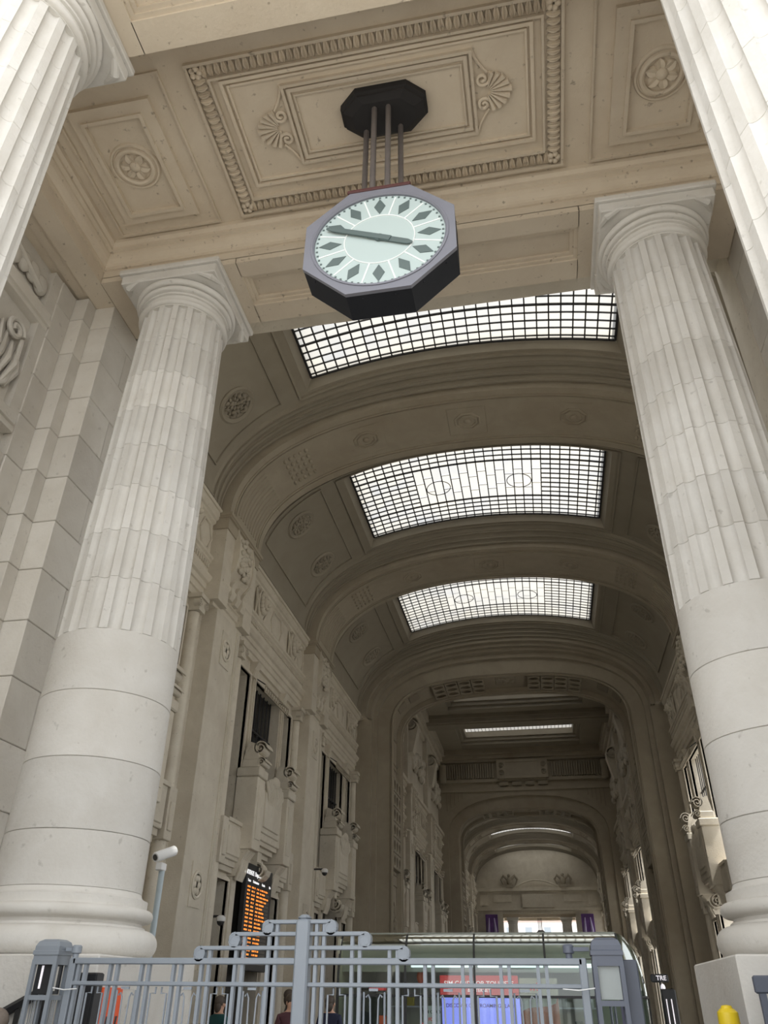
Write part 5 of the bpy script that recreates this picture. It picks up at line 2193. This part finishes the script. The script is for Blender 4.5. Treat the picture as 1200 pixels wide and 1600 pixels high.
put('lettering', text_mesh('lettering', 'w3', 0.19, M_RED), r, (-0.07, -0.016, 1.31), (PI / 2, 0, 0))
tag(r, 'kiosk poster with a red orange wave under the mark w3', 'poster')
r = empty('paper_notice', (-1.27, KYF + 0.1, 0.83))
MB().box(-0.17, 0.17, -0.008, 0.008, 0, 0.72).build('sheet', M_WHITE, r)
for k, (t, z, mt) in enumerate((('SIM CARD', 0.62, M_BLACK), ('FOR', 0.50, M_RED), ('TOURIST', 0.39, M_BLACK))):
    put('lettering', text_mesh('lettering', t, 0.075, mt), r, (0, -0.012, z), (PI / 2, 0, 0))
tag(r, 'small white paper notice stuck in the kiosk window left of the blue screen', 'notice')
r = empty('menu_board', (-2.55, KYF + 0.35, 1.1))
MB().bbox(-0.27, 0.27, -0.02, 0.02, 0, 0.62, 0.01).build('panel', M_BLACK, r)
MB().box(0.2, 0.34, -0.03, -0.02, 0.0, 0.28).build('orange_corner', M_ORANGE, r)
tag(r, 'black menu board with an orange corner in the left part of the kiosk', 'board')
r = empty('red_box', (-2.40, KYF + 0.4, 1.80))
MB().bbox(-0.16, 0.16, -0.1, 0.1, 0, 0.13, 0.01).build('body', M_RED, r)
MB().bbox(-0.34, -0.17, -0.1, 0.1, 0, 0.13, 0.01).build('black_half', M_BLACK, r)
tag(r, 'small red and black box on a shelf in the left part of the kiosk', 'box')
r = empty('orange_balloon', (-1.56, KYF + 0.6, 1.92))
m = MB()
m.sphere((0, 0, 0.12), 0.075, 0.06, 0.12, 14, 10)
m.build('balloon', M_FLAME, r, True)
m = MB()
m.tube([(0, 0, 0.0), (0, 0, -0.8)], 0.004, 5)
m.build('string', M_WHITE, r)
tag(r, 'orange leaf-shaped tag hanging inside the kiosk', 'tag')
r = empty('display_shelf', (-0.3, KYB - 0.5, 0))
for z in (0.5, 1.0, 1.5):
    MB().box(-2.4, 2.4, -0.2, 0.2, z, z + 0.03).build('shelf', M_WHITE, r)
for x in (-2.4, 2.37):
    MB().box(x, x + 0.03, -0.2, 0.2, 0, 2.0).build('side_panel', M_WHITE, r)
tag(r, 'white display shelf along the back wall of the kiosk', 'shelf')
cols_ = (M_WHITE, M_YELLOW, M_RED, M_POSTER, M_TEAL)
rnd = random.Random(9)
for k in range(16):
    x = -2.5 + 0.29 * k
    z = 1.53 if k % 2 else 1.03
    hh = 0.16 + 0.12 * rnd.random()
    m = MB()
    m.bbox(-0.08, 0.08, -0.06, 0.06, 0, hh, 0.008)
    o = m.build('packet', cols_[k % 5], None, False, (x, KYB - 0.55, z))
    tag(o, 'small packet standing on the back shelf of the kiosk', 'packet', 'packets on the kiosk shelf')

# TRE plate and dark stand right of the kiosk
r = empty('direction_sign', (3.21, 18.1, 0))
MB().bbox(-0.26, 0.07, -0.03, 0.03, 1.97, 2.11, 0.02).build('plate', M_BLACK, r)
put('lettering', text_mesh('lettering', 'TRE', 0.11, M_WHITEP, align='LEFT'), r, (-0.16, -0.033, 2.04), (PI / 2, 0, 0))
MB().box(-0.10, -0.07, -0.02, 0.02, 0, 1.98).build('post', M_DARK, r)
m = MB()
m.sphere((-0.06, -0.03, 1.88), 0.045, 0.04, 0.07, 12, 8)
m.build('white_lamp', M_WHITEP, r, True)
tag(r, 'black sign plate lettered TRE beside the kiosk corner', 'sign')
r = empty('dark_totem', (3.16, 17.75, 0))
MB().bbox(-0.1, 0.16, -0.1, 0.1, 0, 1.86, 0.02).build('body', M_BLACK, r)
for x in (-0.03, 0.06):
    MB().box(x - 0.009, x + 0.009, -0.108, -0.098, 0.6, 1.70).build('white_strip', M_WHITEP, r)
tag(r, 'dark totem with two white strips right of the kiosk', 'totem')
r = empty('yellow_bin', (2.15, 6.0, 0))
m = MB()
m.lathe([(0.06, 0), (0.062, 1.48), (0.066, 1.49), (0.062, 1.60), (0.04, 1.62)], 20)
m.build('body', M_YELLOW, r, True)
m = MB()
m.lathe([(0.0, 1.62), (0.036, 1.62), (0.03, 1.635), (0.0, 1.64)], 16)
m.build('lid', M_YELLOW, r, True)
tag(r, 'yellow plastic bollard at the bottom right beside the column pedestal', 'bollard')
# dark rail fragment at bottom right
r = empty('side_railing', (2.52, 6.1, 0))
MB().bbox(-0.16, 1.2, -0.03, 0.03, 1.70, 1.80, 0.01).build('top_rail', M_FENCE_D, r)
for k in range(6):
    MB().box(-0.14 + 0.1 * k, -0.10 + 0.1 * k, -0.02, 0.02, 0, 1.7).build('bar', M_FENCE_D, r)
tag(r, 'dark grey railing at the bottom right corner in front of the column pedestal', 'railing')

# ---- wall notices in the left bay
r = empty('wall_notice', (-7.30, Y_RIB + 3.0 + CB - 4.6, 1.95))
MB().bbox(-0.02, 0.03, -0.22, 0.22, 0, 0.5, 0.008).build('box', M_WHITE, r)
tag(r, 'small white box on the left wall below the departure board', 'box')
r = empty('red_poster', (-7.28, Y_RIB + 1.3, 0.9))
MB().box(0, 0.02, -0.35, -0.05, 0, 0.75).build('red_half', M_RED, r)
MB().box(0, 0.02, -0.05, 0.3, 0, 0.75).build('dark_half', M_BLACK, r)
tag(r, 'small red and dark poster on the left pilaster, seen through the fence', 'poster')

# ---- purple screens in the far end
for s in (-1, 1):
    r = empty('purple_banner', (s * 5.75, 2 * MID - 9.2, 6.6))
    MB().bbox(-0.75, 0.75, -0.06, 0.06, 0, 4.0, 0.03).build('panel', M_SCREEN, r)
    m = MB()
    for k in range(2):
        x = -0.35 + 0.7 * k
        m.tube([(x, -0.08, 0.9), (x * 1.2, -0.08, 2.2), (x * 0.9, -0.08, 3.6)], [0.06, 0.18, 0.06], 8)
    m.build('pale_print', plain('lavender_print', (0.45, 0.38, 0.62), 0.5), r)
    tag(r, 'purple screen %s of the bright far opening' % ('left' if s < 0 else 'right'), 'screen', 'purple screens at the far end')
# wall behind the banners: narrow the far opening
for s in (-1, 1):
    pass

# ---- pale buildings outside the far end
r = empty('apartment_building', (0, 190, 0))
MB().box(-26, 12, 0, 14, 0, 16).build('wall', M_FACADE, r)
m = MB()
m.prism([(-26.5, 16), (12.5, 16), (9, 18.2), (-23, 18.2)], -0.5, 14.5, 'y')
m.build('roof', M_ROOF, r)
for i in range(9):
    for j in range(4):
        MB().box(-24 + 4 * i, -22.6 + 4 * i, -0.1, 0.1, 2.0 + 3.6 * j, 4.2 + 3.6 * j).build('window', M_PALEGLASS, r)
tag(r, 'pale apartment house with a low red roof, outside the far opening', 'building')
r = empty('tower_block', (14, 240, 0))
MB().box(-4, 8, 0, 12, 0, 22).build('wall', M_FACADE, r)
MB().box(-2, 6, 2, 10, 22, 25).build('roof_storey', M_FACADE, r)
for i in range(3):
    for j in range(6):
        MB().box(-3 + 3.6 * i, -1.6 + 3.6 * i, -0.1, 0.1, 2.0 + 3.4 * j, 4.0 + 3.4 * j).build('window', M_PALEGLASS, r)
tag(r, 'taller pale building outside the far opening, to the right', 'building')


# ---- people
def person(loc, rz, h, top, legs, hair, label, pose=0):
    k = h / 1.72
    J = {'pel': (0, 0, 0.95), 'spi': (0, 0.01, 1.15), 'che': (0, 0.0, 1.36), 'nek': (0, 0.0, 1.48), 'hd0': (0, -0.015, 1.56), 'hd1': (0, -0.02, 1.66)}
    V, E, R = [], [], []

    def add(p, r, par=None):
        V.append(Vector(p) * k)
        R.append((r[0] * k, r[1] * k) if isinstance(r, tuple) else (r * k, r * k))
        if par is not None:
            E.append((par, len(V) - 1))
        return len(V) - 1
    pel = add(J['pel'], (0.16, 0.115))
    spi = add(J['spi'], (0.15, 0.11), pel)
    che = add(J['che'], (0.175, 0.12), spi)
    nek = add(J['nek'], 0.055, che)
    hd0 = add(J['hd0'], (0.07, 0.08), nek)
    hd1 = add(J['hd1'], (0.075, 0.09), hd0)
    for s in (-1, 1):
        st = 0.10 * s if pose else 0.02 * s
        hip = add((s * 0.09, 0, 0.88), 0.085, pel)
        kne = add((s * 0.10, -0.02 + st * 0.6, 0.48), 0.06, hip)
        ank = add((s * 0.10, 0.02 + st, 0.08), 0.042, kne)
        add((s * 0.11, -0.12 + st, 0.035), (0.04, 0.035), ank)
        sh = add((s * 0.19, 0, 1.40), 0.062, che)
        el = add((s * 0.25, 0.03, 1.12), 0.047, sh)
        wr = add((s * 0.25, -0.10 - 0.05 * pose, 0.90), 0.033, el)
        pa = add((s * 0.245, -0.13 - 0.05 * pose, 0.83), (0.034, 0.018), wr)
        for q in range(4):
            f1 = add((s * 0.245 + 0.018 * (q - 1.5), -0.15 - 0.05 * pose, 0.78), 0.009, pa)
            add((s * 0.243 + 0.017 * (q - 1.5), -0.15 - 0.05 * pose, 0.735 + 0.006 * abs(q - 1.5)), 0.008, f1)
        t1 = add((s * 0.22, -0.16 - 0.05 * pose, 0.82), 0.010, pa)
        add((s * 0.215, -0.18 - 0.05 * pose, 0.785), 0.009, t1)
    me = bpy.data.meshes.new('person_cage')
    me.from_pydata(V, E, [])
    o = bpy.data.objects.new('person_cage', me)
    COL.objects.link(o)
    sk = o.modifiers.new('s', 'SKIN')
    for i, sv in enumerate(me.skin_vertices[0].data):
        sv.radius = R[i]
        sv.use_root = (i == 0)
    ss = o.modifiers.new('u', 'SUBSURF')
    ss.levels = 2
    bpy.context.view_layer.update()
    dg = bpy.context.evaluated_depsgraph_get()
    bm_ = bpy.data.meshes.new_from_object(o.evaluated_get(dg))
    bpy.data.objects.remove(o)
    bm_.name = 'body'
    bm_.materials.clear()
    for m_ in (M_SKIN, top, legs, M_BLACK):
        bm_.materials.append(m_)
    for p in bm_.polygons:
        c = p.center / k
        z = c.z
        if z > 1.47:
            i = 0
        elif z < 0.10:
            i = 3
        elif abs(c.x) > 0.17 and z < 0.90:
            i = 0
        elif z > 0.88:
            i = 1
        else:
            i = 2
        p.material_index = i
        p.use_smooth = True
    r = empty('person', loc)
    r.rotation_euler = (0, 0, rz)
    put('body', bm_, r)
    m = MB()
    m.sphere((0, 0.012 * k, 1.655 * k), 0.088 * k, 0.105 * k, 0.095 * k, 16, 10)
    m.sphere((0, 0.05 * k, 1.58 * k), 0.078 * k, 0.06 * k, 0.10 * k, 12, 8)
    m.build('hair', hair, r, True)
    m = MB()
    m.sphere((0, -0.112 * k, 1.60 * k), 0.014 * k, 0.022 * k, 0.026 * k, 8, 6)
    for s in (-1, 1):
        m.sphere((s * 0.078 * k, -0.02 * k, 1.60 * k), 0.012 * k, 0.02 * k, 0.03 * k, 8, 6)
    m.build('nose_and_ears', M_SKIN, r, True)
    m = MB()
    for s in (-1, 1):
        m.sphere((s * 0.03 * k, -0.095 * k, 1.625 * k), 0.010 * k, 0.008 * k, 0.007 * k, 8, 6)
    m.sphere((0, -0.095 * k, 1.548 * k), 0.024 * k, 0.006 * k, 0.005 * k, 8, 6)
    m.build('eyes_and_mouth', M_DARK, r, True)
    tag(r, label, 'person')
    return r


person((-4.61, 15.0, 0), 2.6, 1.66, M_TEAL, M_NAVY, M_HAIR, 'person in a teal coat standing behind the fence, left of its centre post', 1)
person((-3.34, 15.0, 0), 0.6, 1.70, M_PLUM, M_NAVY, M_HAIR, 'person in a plum top with dark hair, just left of the fence centre post', 1)
person((-4.15, 17.6, 0), 2.0, 1.78, M_BLACK, M_BLACK, M_HAIR, 'person in black clothes behind the fence, farther left of the centre post', 0)
person((-2.95, 16.2, 0), 3.0, 1.68, M_NAVY, M_NAVY, M_HAIR, 'person in navy blue just right of the fence centre post', 0)
person((-2.90, 6.07, 0), 1.57, 1.55, M_POSTER, M_NAVY, M_HAIRG, 'person with grey-brown hair at the bottom left corner, between the handrail and the gate post', 0)
